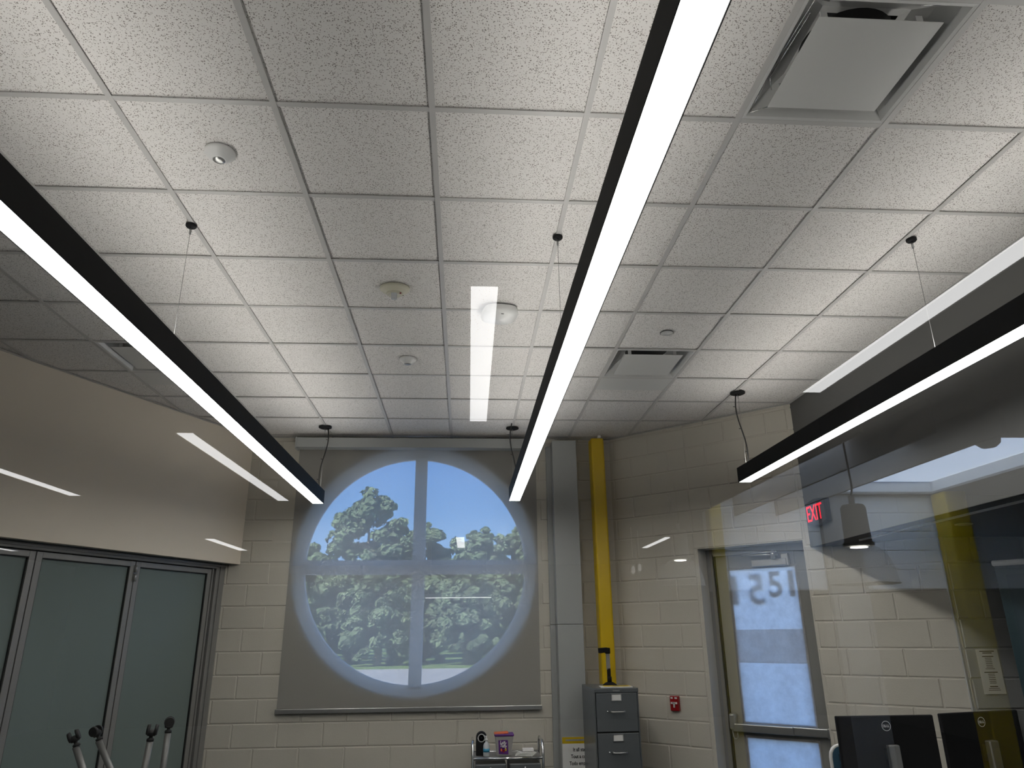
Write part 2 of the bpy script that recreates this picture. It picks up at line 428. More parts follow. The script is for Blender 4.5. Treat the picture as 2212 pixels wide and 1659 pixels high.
BM = {}
def block_mesh(L, h, mm='cmu'):
    k = (round(L, 3), round(h, 3), mm)
    if k not in BM:
        e_ = .006; y = .0055
        vs = [(0, y, 0), (L, y, 0), (L, y, h), (0, y, h), (e_, 0, e_), (L - e_, 0, e_), (L - e_, 0, h - e_), (e_, 0, h - e_)]
        BM[k] = MB().add(vs, [(4, 5, 6, 7), (0, 1, 5, 4), (1, 2, 6, 5), (2, 3, 7, 6), (3, 0, 4, 7)]).mesh('brick', M[mm])
    return BM[k]
def block_wall(parent, x0, x1, z1, ph_even, ph_odd, y=0.0, hole=None, round_hole=None, zlo=0.0, mm='cmu'):
    r = 0
    while r * CO < z1 - .02:
        za, zb = r * CO + .004, min((r + 1) * CO - .004, z1)
        if zb < zlo + .02: r += 1; continue
        za = max(za, zlo)
        ph = ph_even if r % 2 == 0 else ph_odd
        k = math.floor((x0 - ph) / .4064)
        spans = []
        while ph + k * .4064 < x1:
            a, b = max(x0, ph + k * .4064 + .004), min(x1, ph + (k + 1) * .4064 - .004); k += 1
            if b - a > .012: spans.append((a, b))
        for a, b in spans:
            segs = [(a, b, za, zb)]
            if hole:
                hx0, hx1, hz = hole
                if za < hz and b > hx0 and a < hx1:
                    segs = []
                    if a < hx0 - .01: segs.append((a, hx0, za, zb))
                    if b > hx1 + .01: segs.append((hx1, b, za, zb))
                    if zb > hz + .01: segs.append((max(a, hx0), min(b, hx1), max(za, hz), zb))
            for a_, b_, c_, d_ in segs:
                if round_hole:
                    cx, cz, R = round_hole
                    far = max(math.hypot(x - cx, z - cz) for x in (a_, b_) for z in (c_, d_))
                    nx, nz = min(max(cx, a_), b_), min(max(cz, c_), d_)
                    if far < R: continue
                    if math.hypot(nx - cx, nz - cz) < R:
                        m_ = MB(); N = 10
                        for i in range(N):
                            xa, xb = a_ + (b_ - a_) * i / N, a_ + (b_ - a_) * (i + 1) / N
                            ha = math.sqrt(max(0, R * R - (xa - cx) ** 2)); hb = math.sqrt(max(0, R * R - (xb - cx) ** 2))
                            if (c_ + d_) / 2 > cz: lo = [max(c_, cz + ha), max(c_, cz + hb)]; hi = [d_, d_]
                            else: lo = [c_, c_]; hi = [min(d_, cz - ha), min(d_, cz - hb)]
                            lo = [min(max(v, c_), d_) for v in lo]; hi = [min(max(v, c_), d_) for v in hi]
                            if hi[0] - lo[0] > .001 or hi[1] - lo[1] > .001:
                                m_.add([(xa, y, lo[0]), (xb, y, lo[1]), (xb, y, hi[1]), (xa, y, hi[0])], [(0, 1, 2, 3)])
                        if m_.v: m_.build('brick', 'cmu', parent)
                        continue
                put('brick', block_mesh(b_ - a_, d_ - c_, mm), parent, loc=(a_, y, c_))
        r += 1

# back wall of painted blocks with the round window
wall_back = root('wall_back', (0, YW, 0), 0, 'cream painted block wall with a round window behind a grey shade')
CXW, CZW, RW = -.475, 2.408, 1.19
ring_slab(CXW, CZW, RW, -2.9, 1.75, 0, CEIL + .2, .0055, .27).build('backing', 'joint', wall_back)
block_wall(wall_back, -2.42, wc.x + .04, CEIL + .05, -2.078, -1.876, round_hole=(CXW, CZW, RW))

# window
fy = YW + .12
win = root('window_1', (CXW * 1.016, fy, 1.753 + (2.393 - 1.753) * 1.016), 0, 'large round window divided by a cross of wide bars')
def annulus(R0, R1, y0, y1, N=96):
    m_ = MB(); vs = []; fs = []
    for k in range(N):
        a = 2 * PI * k / N; ca, sa = math.cos(a), math.sin(a)
        vs += [(R0 * ca, y0, R0 * sa), (R1 * ca, y0, R1 * sa), (R1 * ca, y1, R1 * sa), (R0 * ca, y1, R0 * sa)]
    for k in range(N):
        a, b = 4 * k, 4 * ((k + 1) % N)
        for i in range(4): j = (i + 1) % 4; fs.append((a + i, a + j, b + j, b + i))
    return m_.add(vs, fs)
annulus(1.112, 1.23, 0, .09).build('window_frame', 'winframe', win, fix=True)
annulus(1.095, 1.113, .02, .07).build('glazing_bead', 'winframe', win, fix=True)
MB().box(-.035, .087, 0, .08, -1.13, 1.13).build('upright_bar', 'winframe', win)
MB().box(-1.13, 1.13, .004, .076, -.07, .065).build('cross_bar', 'winframe', win)
for q_ in range(4):
    m_ = MB(); pts = [(0, 0)]
    for k in range(17):
        a = q_ * PI / 2 + PI / 2 * k / 16; pts.append((1.11 * math.cos(a), 1.11 * math.sin(a)))
    m_.add([(x, .045, z) for x, z in pts], [tuple(range(18))]).build('pane', 'pane', win)

# roller shade
sh = thing('roller_shade', 'grey see-through roller shade hanging over the round window', 'shade', (-.475, 7.12, 1.13))
NX, NZ = 40, 60; vs = []; fs = []
for j in range(NZ + 1):
    for i in range(NX + 1):
        u_, v_ = i / NX, j / NZ
        x = -1.217 + 2.422 * u_; z = -.01 + v_ * 2.45
        ed = max(0, 1 - v_ * 4) ** 2
        y = .018 * math.sin(u_ * 2.2 + .4) * (1 - v_) + ed * (.022 * math.exp(-((u_) / .10) ** 2) * math.sin(v_ * 26) - .02 * math.exp(-((1 - u_) / .05) ** 2) * math.sin(v_ * 22))
        vs.append((x, y * .35 + .132, z))
for j in range(NZ):
    for i in range(NX):
        a = j * (NX + 1) + i; fs.append((a, a + 1, a + NX + 2, a + NX + 1))
mb = MB(); mb.add(vs, fs, True); mb.build('shade_cloth', 'shade', sh)
MB().box(-1.225, 1.215,   .108, .136, -.037, .004).build('hem_bar', 'alu', sh, .005)
MB().box(-1.215, 1.215, -.05, .07, 2.415, 2.515).build('valance', 'greypanel', sh, .004)
MB().box(-1.225, -1.212, -.055, .075, 2.405, 2.52).build('end_cap', 'greypanel', sh)
MB().box(1.212, 1.225, -.055, .075, 2.405, 2.52).build('end_cap', 'greypanel', sh)
for s_ in (-1, 1): MB().box(s_ * 1.1 - .02, s_ * 1.1 + .02, .0, .155, 2.455, 2.50).build('bracket', 'steel', sh)

# left wall: bulkhead over a folding glass partition
wall_left = root('wall_left', (SA.x, SA.y, 0), SR, 'beige bulkhead above the folding glass partition')
s0 = (lw0 - SA).dot(SU); s1 = (lw1 - SA).dot(SU)
MB().box(s0 - .3, s1 + .12, 0, .06, SOF, CEIL + .2).build('bulkhead_face', 'drywall', wall_left)
MB().box(s0 - .3, s1 + .12, .0602, .6, SOF, SOF + .05).build('soffit', 'greyframe', wall_left)
MB().box(s0 - .3, s1 + .4, .6, .7, 0, CEIL).build('backing', 'greywall', wall_left)
part_o = Vector((SA.x - .155, SA.y)); 
fp = thing('folding_glass_partition', 'grey framed folding partition of frosted glass panels along the wall', 'partition', (part_o.x, part_o.y, 0), SR)
MB().box(s0 - .2, 3.02, -.02, .08, 2.375, SOF).build('head_track', 'greyframe', fp, .004)
MB().box(s0 - .2, 3.02, -.035, -.02, 2.395, 2.412).build('track_lip', 'greyframe', fp)
MB().box(2.885, 2.905, .0, .06, 0, 2.375).build('jamb_strip', 'greyframe', fp)
MB().box(2.915, 3.03, -.02, .08, 0, SOF).build('jamb', 'greyframe', fp, .003)
MB().box(2.955, 2.975, -.032, -.018, 0, SOF).build('jamb_strip', 'greyframe', fp)
MB().box(s0 - .2, 3.0, .052, .058, 0, 2.38).build('rubber_seal', 'rubber', fp)
k = -5
while k < 3:
    a = 1.141 + (k - 0) * .878 if k < 2 else 2.897
    a0 = 1.141 + (k - 1) * .878 if k < 3 else 0
    x0_, x1_ = 1.141 + (k - 1) * .873, 1.141 + k * .873
    if k == 1: x0_, x1_ = 1.141, 2.016
    if k == 2: x0_, x1_ = 2.016, 2.880
    if x0_ > 2.8: break
    d_ = MB(); x0g, x1g = x0_ + .004, x1_ - .004
    d_.box(x0g, x0g + .047, 0, .05, .02, 2.367).box(x1g - .047, x1g, 0, .05, .02, 2.367).box(x0g + .047, x1g - .047, 0, .05, 2.325, 2.367).box(x0g + .047, x1g - .047, 0, .05, .02, .12)
    pn = MB().box(x0g + .05, x1g - .05, .022, .03, .125, 2.320)
    if x1_ > s0:
        pf = d_.build('panel_frame', 'greyframe', fp, .002)
        pn.build('frosted_pane', 'frost', pf)
        gk = MB(); e_ = .047
        gk.box(x0g + e_, x0g + e_ + .006, .006, .03, .12, 2.325).box(x1g - e_ - .006, x1g - e_, .006, .03, .12, 2.325).box(x0g + e_, x1g - e_, .006, .03, 2.319, 2.325)
        gk.build('gasket', 'rubber', pf)
        if k == 1:
            MB().tube([(x1g + .004, -.012, 2.275), (x1g + .004, -.012, 2.335)], .013).build('hinge', 'steel', pf)
            MB().tube([(x1g + .004, -.012, 2.205), (x1g + .004, -.012, 2.268)], .013).build('hinge', 'steel', pf)
            MB().box(x1g - .012, x1g + .02, -.006, .004, 2.205, 2.335).build('hinge_leaf', 'steel', pf)
    k += 1

# angled block wall with the exit door
wall_ang = root('wall_right', (WA.x, WA.y, 0), WR, 'angled cream painted block wall holding the exit door')
D0, D1, DH = .935, 1.915, 2.493
MB().box(-.15, D0 + .01, .0055, .3, 0, CEIL + .2).box(D1 - .01, 2.94, .0055, .3, 0, CEIL + .2).box(D0 + .01, D1 - .01, .0055, .3, DH + .005, CEIL + .2).build('backing', 'joint', wall_ang)
block_wall(wall_ang, .0, D0 - .028, CEIL + .05, .302 - .4064, .0986)
# bullnose jamb blocks: rounded corner then reveal
r = 0
while r * CO < DH:
    za, zb = r * CO + .004, min((r + 1) * CO - .004, DH)
    if zb - za > .02:
        prof = [(D0 - .030, .007), (D0 - .028, 0)] + [(D0 - .028 + .028 * math.sin(a), .028 - .028 * math.cos(a)) for a in [PI / 2 * i / 6 for i in range(1, 7)]] + [(D0, .17)]
        m_ = MB(); vs = [(x, y, z) for z in (za, zb) for x, y in prof]; n_ = len(prof)
        m_.add(vs, [(i, i + 1, n_ + i + 1, n_ + i) for i in range(n_ - 1)], True); m_.build('brick', 'cmu', wall_ang)
    r += 1
block_wall(wall_ang, D0 - .028, D1, CEIL + .05, .302, .0986, zlo=DH)
block_wall(wall_ang, D1, 2.06, CEIL + .05, .302, .0986)
block_wall(wall_ang, 2.064, 2.94, SOF - .002, .302, .0986)
MB().box(D0 - .02, D1 + .02, .0, .17, DH - .006, DH).build('lintel', 'joint', wall_ang)

DY = .2
door = root('door_1', (WA.x, WA.y, 0), WR, 'grey exit door with papered glass panes and a push bar')
fr = MB().box(.935, 1.005, DY - .03, DY + .1, 0, 2.49).box(1.875, 1.95, DY - .03, DY + .1, 0, 2.49).box(1.005, 1.875, DY - .03, DY + .1, 2.44, 2.49).build('door_frame', 'doorpaint', door, .004)
MB().box(1.005, 1.012, DY - .018, DY + .02, 0, 2.44).box(1.016, 1.022, DY - .008, DY + .02, 0, 2.435).build('door_stop', 'rubber', door)
ld = MB(); L0, L1 = 1.024, 1.872
ld.box(L0, 1.150, DY, DY + .045, .01, 2.43).box(1.752, L1, DY, DY + .045, .01, 2.43).box(1.150, 1.752, DY, DY + .045, 2.298, 2.43)
ld.box(1.150, 1.752, DY, DY + .045, .905, 1.020).box(1.150, 1.752, DY, DY + .045, .01, .25)
leaf = ld.build('door_leaf', 'doorpaint', door, .003)
def trimframe(x0, x1, z0, z1, w_, y0, y1): return MB().box(x0, x0 + w_, y0, y1, z0, z1).box(x1 - w_, x1, y0, y1, z0, z1).box(x0 + w_, x1 - w_, y0, y1, z0, z0 + w_).box(x0 + w_, x1 - w_, y0, y1, z1 - w_, z1)
trimframe(1.145, 1.757, 1.015, 2.303, .012, DY - .004, DY + .004).build('glazing_bead', 'doorpaint', leaf)
trimframe(1.145, 1.757, .245, .910, .012, DY - .004, DY + .004).build('glazing_bead', 'doorpaint', leaf)
for z0, z1 in ((1.02, 2.298), (.25, .905)): MB().box(1.15, 1.752, DY + .034, DY + .040, z0, z1).build('pane', 'pane', leaf)
def sheet(x0, x1, z0, z1, y, amp, seed, tw=0):
    N, K = 14, 24; vs = []; fs = []
    for j in range(K + 1):
        for i in range(N + 1):
            u_, v_ = i / N, j / K
            x = x0 + (x1 - x0) * u_ + tw * v_; z = z0 + (z1 - z0) * v_
            vs.append((x, y + amp * mnoise.noise(Vector((x * 5 + seed, z * 4, seed))) , z))
    for j in range(K):
        for i in range(N): a = j * (N + 1) + i; fs.append((a, a + 1, a + N + 2, a + N + 1))
    m_ = MB(); m_.add(vs, fs, True); return m_
sheet(1.141, 1.762, 1.50, 2.312, DY - .010, .006, 3, .004).build('paper_sheet', 'door_paper', leaf)
sheet(1.139, 1.763, 1.005, 1.775, DY - .015, .006, 8, .004).build('paper_sheet', 'door_paper', leaf)
sheet(1.139, 1.762, .235, .917, DY - .010, .006, 5).build('paper_sheet', 'door_paper', leaf)
# mirrored digits are the stuck-on numbers; upright digits stand in for a reflection
for ch_, s_, z_, sz, dy, rz_, sx_ in (('1', 1.185, 1.995, .36, .012, PI, 1.15), ('5', 1.385, 1.995, .36, .012, PI, .95), ('5', 1.560, 2.05, .30, .0, 0, .9), ('1', 1.700, 2.05, .30, .0, 0, 1.1)):
    text('number_and_reflection', ch_, sz, 'vinyl_reflection', leaf, (s_, DY + dy, z_), (PI / 2, 0, rz_), bold=.007, sx=sx_)
# closer
cl = MB().box(1.385, 1.70, DY - .065, DY, 2.305, 2.365).build('door_closer', 'steel', leaf, .006)
MB().box(1.655, 1.715, DY - .055, DY, 2.30, 2.405).build('closer_bracket', 'steel', cl, .004)
MB().tube([(1.64, DY - .085, 2.395), (1.32, DY - .10, 2.410)], .011).build('closer_arm', 'steel', cl)
MB().tube([(1.64, DY - .11, 2.42), (1.33, DY - .10, 2.418)], .008).build('closer_arm', 'steel', cl)
MB().tube([(1.60, DY - .09, 2.36), (1.60, DY - .09, 2.44)], .02).build('closer_pivot', 'steel', cl)
MB().box(1.02, 1.87, DY - .04, DY - .028, 2.425, 2.445).build('track_rail', 'greyframe', cl)
# exit device
ex = MB().box(1.10, 1.86, DY - .055, DY - .012, .945, 1.012).build('push_bar', 'alu', leaf, .008)
MB().box(1.06, 1.58, DY - .075, DY - .05, .947, 1.010).build('push_pad', 'steel', ex, .007)
MB().box(1.845, 1.885, DY - .062, DY, .938, 1.016).build('end_cap', 'steel', ex, .004)
MB().box(1.03, 1.085, DY - .08, DY, .955, 1.09).build('latch_case', 'steel', ex, .02, 3)
MB().box(1.012, 1.03, DY - .03, DY, .96, 1.03).build('strike', 'rubber', ex)
MB().tube([(1.035, DY - .03, .96), (1.04, DY - .03, .90), (1.05, DY - .03, .885), (1.07, DY - .03, .885), (1.08, DY - .03, .90), (1.08, DY - .03, .96)], .005).build('pull_loop', 'steel', ex)

# grey end wall of the recess
wr_ = root('wall_recess', (0, 5.306, 0), 0, 'slate grey painted block wall at the end of the recess')
MB().box(3.60, 6.6, .004, .15, 0, CEIL).build('backing', 'recess', wr_)
block_wall(wr_, 3.626, 5.8, SOF, 3.63, 3.63 + .2032, y=-.003, mm='recess')
# right bulkhead and dark soffit
struct(MB().box(BX, BX + .15, .5, wb.y + .02, SOF, CEIL + .2).build('wall_bulkhead', 'greywall'), 'dark grey bulkhead running over the recess')
struct(MB().box(BX + .15, 6.6, .5, 5.6, SOF + .002, SOF + .08).box(BX + .15, 3.6, 5.6, 6.1, SOF + .002, SOF + .08).box(BX + .001, BX + .15, .5, wb.y, SOF - .002, SOF + .002).build('ceiling_recess', 'darkceil'), 'black painted ceiling of the recess')
struct(MB().box(BX + .13, BX + .142, .6, 5.43, SOF - .014, SOF + .0015).build('trim_9', 'paper'), 'thin white trim line on the black soffit')
struct(MB().box(6.5, 6.6, .5, 5.4, 0, SOF).build('wall_far_right', 'greywall'))
rl = thing('soffit_downlight', 'small round recessed fitting in the black soffit', 'downlight', (BX + .42, 4.62, SOF))
MB().lathe([(.055, .0015), (.055, -.006), (.045, -.008)], n=28).build('rim', 'greypanel', rl, fix=True)
MB().lathe([(.043, -.0085), (.0, -.0095)], n=28).build('cover', 'greyframe', rl, fix=True)

# metal clad chase and yellow column
ch = root('trim_7', (.885, 7.08, 0), 0, 'grey metal clad chase standing beside the round window')
MB().box(0, .247, 0, .19, 0, 1.838).build('lower_cladding', 'greypanel', ch, .003)
MB().box(0, .247, .001, .19, 1.842, 3.632).build('upper_cladding', 'greypanel', ch, .003)
MB().box(-.05, .0, .14, .19, 0, 1.838).box(-.05, .0, .14, .19, 1.842, 3.60).build('side_flange', 'greypanel', ch, .002)
for z in (.6, 1.2, 1.8, 2.4, 3.0, 3.4): MB().lathe([(.006, 0), (.006, .003), (0, .004)], (-.03, .14, z), 10, Matrix.Rotation(PI / 2, 3, 'X')).build('screw', 'steel', ch)
yc = root('pillar_yellow', (1.35, 7.135, 0), math.radians(4), 'yellow painted square steel column in the corner')
MB().box(-.068, .068, -.068, .068, 0, 3.66).build('column_shaft', 'yellow', yc, .02, 3)
MB().box(-.1, .1, -.1, .1, 0, .02).build('base_plate', 'yellow', yc)
MB().box(.0, .03, -.09, -.05, 3.655, 3.68).build('clip', 'white', yc)

# ---------------------------------------------------------------- glass partition between hallway and room
gp = root('window_2', (0, GLASS_Y, 0), 0, 'clear glass partition that the room is seen through')
gt_ = math.atan(.0050)
GX0 = -2.2
for k in range(2):
    a = GX0 + k * 2.3 if k else GX0
for a, b in ((-3.9, -1.62), (-1.58, 1.58), (1.62, 2.86)):
    o_ = MB().add([(a, 0, .1), (b, 0, .1), (b, 0, 2.9), (a, 0, 2.9)], [(0, 1, 2, 3)]).build('pane', 'bigpane', gp)
    # the pane leans by a third of a degree
    o_.location = (0, 1.753 * math.tan(gt_), 0); o_.rotation_euler = (gt_, 0, -.0034)
gf = MB()
for x in (-3.95, -1.6, 1.6, 2.88): gf.box(x - .02, x + .02, -.05, .05, 0, 2.95)
gf.box(-3.95, 2.9, -.05, .05, .0, .1).box(-3.95, 2.9, -.05, .05, 2.9, 3.0)
gf.build('window_frame', 'greyframe', gp)
struct(MB().box(-8.1, 6.6, GLASS_Y - .06, GLASS_Y + .05, 3.0, CEIL + .3).build('wall_front_header', 'hallpaint'))
struct(MB().box(2.9, 8.1, GLASS_Y - .06, GLASS_Y + .05, 0, 3.0).build('wall_front_right', 'hallpaint'))
struct(MB().box(-8.1, -3.97, GLASS_Y - .06, GLASS_Y + .05, 0, 3.0).build('wall_front_left', 'hallpaint'))

# ---------------------------------------------------------------- fixtures in the room
def pendant_line(x, y1, zb, canopies, label, cord_y, sgn, seams):
    t_ = thing('linear_pendant_light', label, 'pendant light', (x, .62, zb), 0, 'suspended linear lights of the room')
    L = y1 - .62; w_ = .052; h = .122
    hb = MB().box(-w_, -w_ + .003, 0, L, 0, h).box(w_ - .003, w_, 0, L, 0, h).box(-w_ + .003, w_ - .003, L - .004, L, 0, h).box(-w_ + .003, w_ - .003, 0, .004, 0, h).box(-w_ + .003, w_ - .003, .004, L - .004, h * .45, h * .55)
    hb.build('housing', 'black', t_)
    MB().box(-w_ + .004, w_ - .004, .006, L - .006, .002, .006).build('diffuser', 'lens', t_)
    MB().box(-w_ + .006, w_ - .006, .006, L - .006, h - .006, h - .003).build('uplight_diffuser', 'uplens', t_)
    for s_ in seams:
        MB().box(-w_ - .0006, w_ + .0006, s_ - .62 - .001, s_ - .62 + .001, .001, h).build('seam', 'rubber', t_)
    for y, R_ in canopies:
        cz = CEIL - zb; yy = y - .62
        cp = MB().lathe([(R_, cz), (R_, cz - .010), (R_ * .8, cz - .016), (0, cz - .017)], (0, yy, 0), 32).build('canopy', 'black', t_, fix=True)
        MB().tube([(0, yy, cz - .015), (0, yy, cz - .055)], .0055).build('cable_gripper', 'steel', cp)
        MB().tube([(0, yy, cz - .05), (0, yy, h)], .0013, 6).build('suspension_wire', 'steel', cp)
    if cord_y:
        yy = cord_y - .62; cz = CEIL - zb; top = cz - .016; pts = []
        for k in range(17):
            v_ = k / 16; z = top + (h - top) * v_
            x_ = sgn * .018 + .028 * math.sin(v_ * 5.6 + (.4 if sgn > 0 else 3.2)) * (1 - .35 * v_) - .02 * sgn * v_
            pts.append((x_, yy - .02 * math.sin(v_ * 3), z))
        cd = MB().tube(pts, .0055, 8).build('power_cord', 'rubber', t_)
        for v_ in (3, 8, 13):
            p = Vector(pts[v_]); MB().tube([p + Vector((-.007, 0, 0)), p + Vector((-.02, 0, .003))], .003, 6).build('cable_tie', 'rubber', cd)
    return t_
pendant_line(-1.372, 6.80, 2.929, [(3.187, .026), (6.85, .062)], 'left black linear light ending before the round window', 6.85, 1, (4.92,))
pendant_line(.462, 6.64, 2.929, [(3.212, .026), (6.835, .062)], 'middle black linear light crossing the centre of the ceiling', 6.62, -1, (4.86,))
pendant_line(2.352 - .03, 5.755, 2.929, [(3.15, .026), (5.675, .062)], 'right black linear light beside the dark bulkhead', 5.67, -1, (4.3,))

# ceiling diffusers
def plaque_diffuser(c, r, label):
    x0, y0 = GX + c * T + T / 2, GY + r * T + T / 2
    t_ = thing('air_diffuser', label, 'air vent', (x0, y0, CEIL), 0, 'square plaque air diffusers')
    def ringq(m_, a, za, b, zb):
        A = [(-a, -a, za), (a, -a, za), (a, a, za), (-a, a, za)]; B = [(-b, -b, zb), (b, -b, zb), (b, b, zb), (-b, b, zb)]
        m_.add(A + B, [(i, (i + 1) % 4, 4 + (i + 1) % 4, 4 + i) for i in range(4)])
    m_ = MB(); ringq(m_, .292, .001, .278, .0035); ringq(m_, .278, .0035, .262, .028); ringq(m_, .262, .028, .21, .075); ringq(m_, .21, .075, .16, .11)
    m_.build('diffuser_cone', 'offwhite', t_, fix=False)
    MB().lathe([(.16, .16), (.16, .11)], n=32).build('duct_neck', 'cabdark', t_)
    mb_ = MB(); ringq(mb_, .16, .11, .13, .112); mb_.build('neck_plate', 'offwhite', t_)
    MB().box(-.17, .17, -.17, .17, .16, .17).build('duct_back', 'cabdark', t_)
    MB().box(-.217, .217, -.217, .217, -.004, -.001).build('plaque', 'offwhite', t_, .0015)
    for sx_ in (-1, 1):
        for sy in (-1, 1):
            b_ = MB().box(sx_ * .17 - .012, sx_ * .17 + .012, sy * .17 - .003, sy * .17 + .003, 0, .07).build('hanger_tab', 'white', t_)
    return t_
dv = plaque_diffuser(3, -1, 'large near square air diffuser with torn clear film around its plaque')
for a, b in (((-.25, -.27, .02), (-.262, .05, .03)), ((-.262, .05, .03), (-.27, .262, .006)), ((-.27, .262, .006), (-.18, .215, .012)), ((-.235, -.2, .03), (-.25, .1, .035)), ((-.25, .1, .035), (-.22, .16, .03)), ((.12, -.25, .03), (.26, -.285, .006)), ((-.28, -.285, .004), (-.20, -.26, .02))):
    MB().tube([a, b], .0022, 6).build('film_crease', 'chrome', dv)
plaque_diffuser(3, 4, 'distant square air diffuser with open gap above its plaque')
plaque_diffuser(-3, 4, 'square air diffuser half hidden behind the left linear light')

# ceiling devices
def occ(x, y, label):
    t_ = thing('occupancy_sensor', label, 'sensor', (x, y, CEIL + .002), 0)
    MB().lathe([(.062, 0), (.062, -.010), (.056, -.018), (.030, -.040), (.028, -.042)], n=40).build('sensor_dome', 'white', t_, fix=True)
    MB().lathe([(.026, -.041), (.024, -.0445), (.012, -.046), (0, -.0465)], n=24).build('lens', 'steel', t_, fix=True)
occ(-1.05, 2.605, 'round white ceiling sensor in the second row of tiles')
occ(-.435, 4.99, 'small round white ceiling sensor in a far tile')
t_ = thing('smoke_detector', 'ivory smoke alarm with a clear strobe hanging under the ceiling', 'alarm', (-.427, 3.835, CEIL + .002))
MB().lathe([(1, 0), (1, -.012), (.9, -.022), (.62, -.032), (.58, -.036)], n=40, T=Matrix.Diagonal((.088, .07, 1))).build('alarm_body', 'ivory', t_, fix=True)
MB().lathe([(1, -.03), (.95, -.045), (.8, -.05)], n=32, T=Matrix.Diagonal((.05, .04, 1))).build('inner_cover', 'ivory', t_, fix=True)
for k in range(11): MB().box(-.045 + k * .009 - .003, -.045 + k * .009 + .003, .045 - .0, .056, -.024, -.020).build('vent_slot', 'ink', t_)
MB().box(-.016, .016, -.035, -.01, -.085, -.045).build('strobe_lens', 'clear', t_, .004)
MB().box(.032, .042, -.03, -.022, -.05, -.044).build('indicator', 'red', t_)
t_ = thing('wireless_access_point', 'white rounded square wireless box fixed to the ceiling tile', 'access point', (.205, 4.12, CEIL), math.radians(10))
def sq(a, p=3.2, n=40): return [(a * math.copysign(abs(math.cos(2 * PI * k / n)) ** (2 / p), math.cos(2 * PI * k / n)), a * math.copysign(abs(math.sin(2 * PI * k / n)) ** (2 / p), math.sin(2 * PI * k / n))) for k in range(n)]
m_ = MB(); prof = [(.108, -.004), (.112, -.03), (.108, -.045), (.085, -.058), (0.001, -.064)]; vs = []; fs = []
for a, z in prof: vs += [(x, y, z) for x, y in sq(a)]
for i in range(len(prof) - 1):
    for k in range(40): fs.append((i * 40 + k, i * 40 + (k + 1) % 40, (i + 1) * 40 + (k + 1) % 40, (i + 1) * 40 + k))
m_.add(vs, fs, True); m_.build('casing', 'white', t_, fix=True)
MB().prism_z(sq(.1), -.006, .0).build('mount_plate', 'greyframe', t_)
MB().box(-.008, .008, -.085, -.082, -.061, -.0575).build('status_light', 'ink', t_)
t_ = thing('sprinkler_cover', 'flat round white sprinkler cover plate in a far tile', 'sprinkler', (1.368, 4.435, CEIL + .003))
MB().lathe([(.043, -.001), (.042, -.004), (0, -.0045)], n=36).build('cover_plate', 'offwhite', t_, fix=True)
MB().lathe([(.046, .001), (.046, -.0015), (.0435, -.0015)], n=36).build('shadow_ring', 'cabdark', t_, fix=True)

# exit sign on the bulkhead
t_ = thing('exit_sign', 'black exit sign with glowing red letters on the dark bulkhead', 'exit sign', (BX, 5.70, 2.675), -PI / 2)
# local x runs towards the camera, local y into the wall
poly = []
hx, hz = .165, .09
for k in range(9): poly.append((-hx + 2 * hx * k / 8, hz + .018 * math.sin(PI * k / 8)))
for k in range(9): poly.append((hx - 2 * hx * k / 8, -hz - .018 * math.sin(PI * k / 8)))
MB().prism(poly, -.05, 0).build('sign_housing', 'black', t_, .008, 2, fix=True)
text('sign_lettering', 'EXIT', .185, 'redled', t_, (-.01, -.0525, -.065), depth=.001, sx=.72, bold=.0)

# fire alarm pull
t_ = thing('fire_alarm_pull', 'small red fire alarm pull station on the angled block wall', 'alarm pull', (WA.x + WU.x * .602, WA.y + WU.y * .602, 1.158), WR)
MB().box(-.042, .042, -.034, 0, -.062, .062).build('pull_body', 'red', t_, .006)
MB().box(-.033, -.012, -.0355, -.03, .038, .052).box(.006, .03, -.0355, -.03, .038, .052).build('printed_label', 'white', t_)
MB().box(-.030, .030, -.044, -.034, -.004, .012).box(-.007, .007, -.044, -.034, -.034, -.004).build('pull_handle', 'white', t_, .002)
text('pull_lettering', 'PULL', .013, 'ink', t_, (0, -.0445, 0), bold=.0003)

# ---------------------------------------------------------------- filing cabinet and what stands on it
t_ = thing('filing_cabinet', 'tall grey steel filing cabinet with labelled drawers before the corner', 'filing cabinet', (1.104, 6.49, 0), math.radians(1.5))
W_, Dp, H_ = .381, .55, 1.318
bod = MB().box(0, .012, .012, Dp, 0, H_).box(W_ - .012, W_, .012, Dp, 0, H_).box(.012, W_ - .012, Dp - .01, Dp, 0, H_).box(0, W_, .012, .03, 0, .05).build('body', 'cab', t_, .002)
MB().box(-.001, W_ + .001, 0, Dp, H_ - .036, H_).build('top', 'cab', t_, .005)
for k in range(4):
    z0 = .062 + k * .307; dr = MB().box(.016, W_ - .016, 0, .02, z0, z0 + .296).build('drawer', 'cab', t_, .004)
    MB().box(.012, W_ - .012, .012, .016, z0 + .296, z0 + .307).build('gap', 'cabdark', dr)
    c_ = W_ / 2 - .002
    trimframe(c_ - .044, c_ + .044, z0 + .235, z0 + .29, .005, -.006, 0).build('label_holder', 'steel', dr)
    MB().box(c_ - .039, c_ + .039, -.003, 0, z0 + .24, z0 + .285).build('label_card', 'paper', dr)
    MB().tube([(c_ - .055, 0, z0 + .155), (c_ - .05, -.028, z0 + .153), (c_ - .04, -.034, z0 + .152), (c_ + .05, -.034, z0 + .152), (c_ + .06, -.028, z0 + .153), (c_ + .065, 0, z0 + .155)], .0075).build('handle', 'steel', dr)
    MB().lathe([(.007, 0), (.007, .01), (.0, .012)], (c_ - .08, 0, z0 + .155), 14, Matrix.Rotation(PI / 2, 3, 'X')).build('thumb_latch', 'chrome', dr)
MB().box(W_ / 2 - .03, W_ / 2 + .03, -.0025, 0, H_ - .026, H_ - .016).build('name_plate', 'steel', t_)

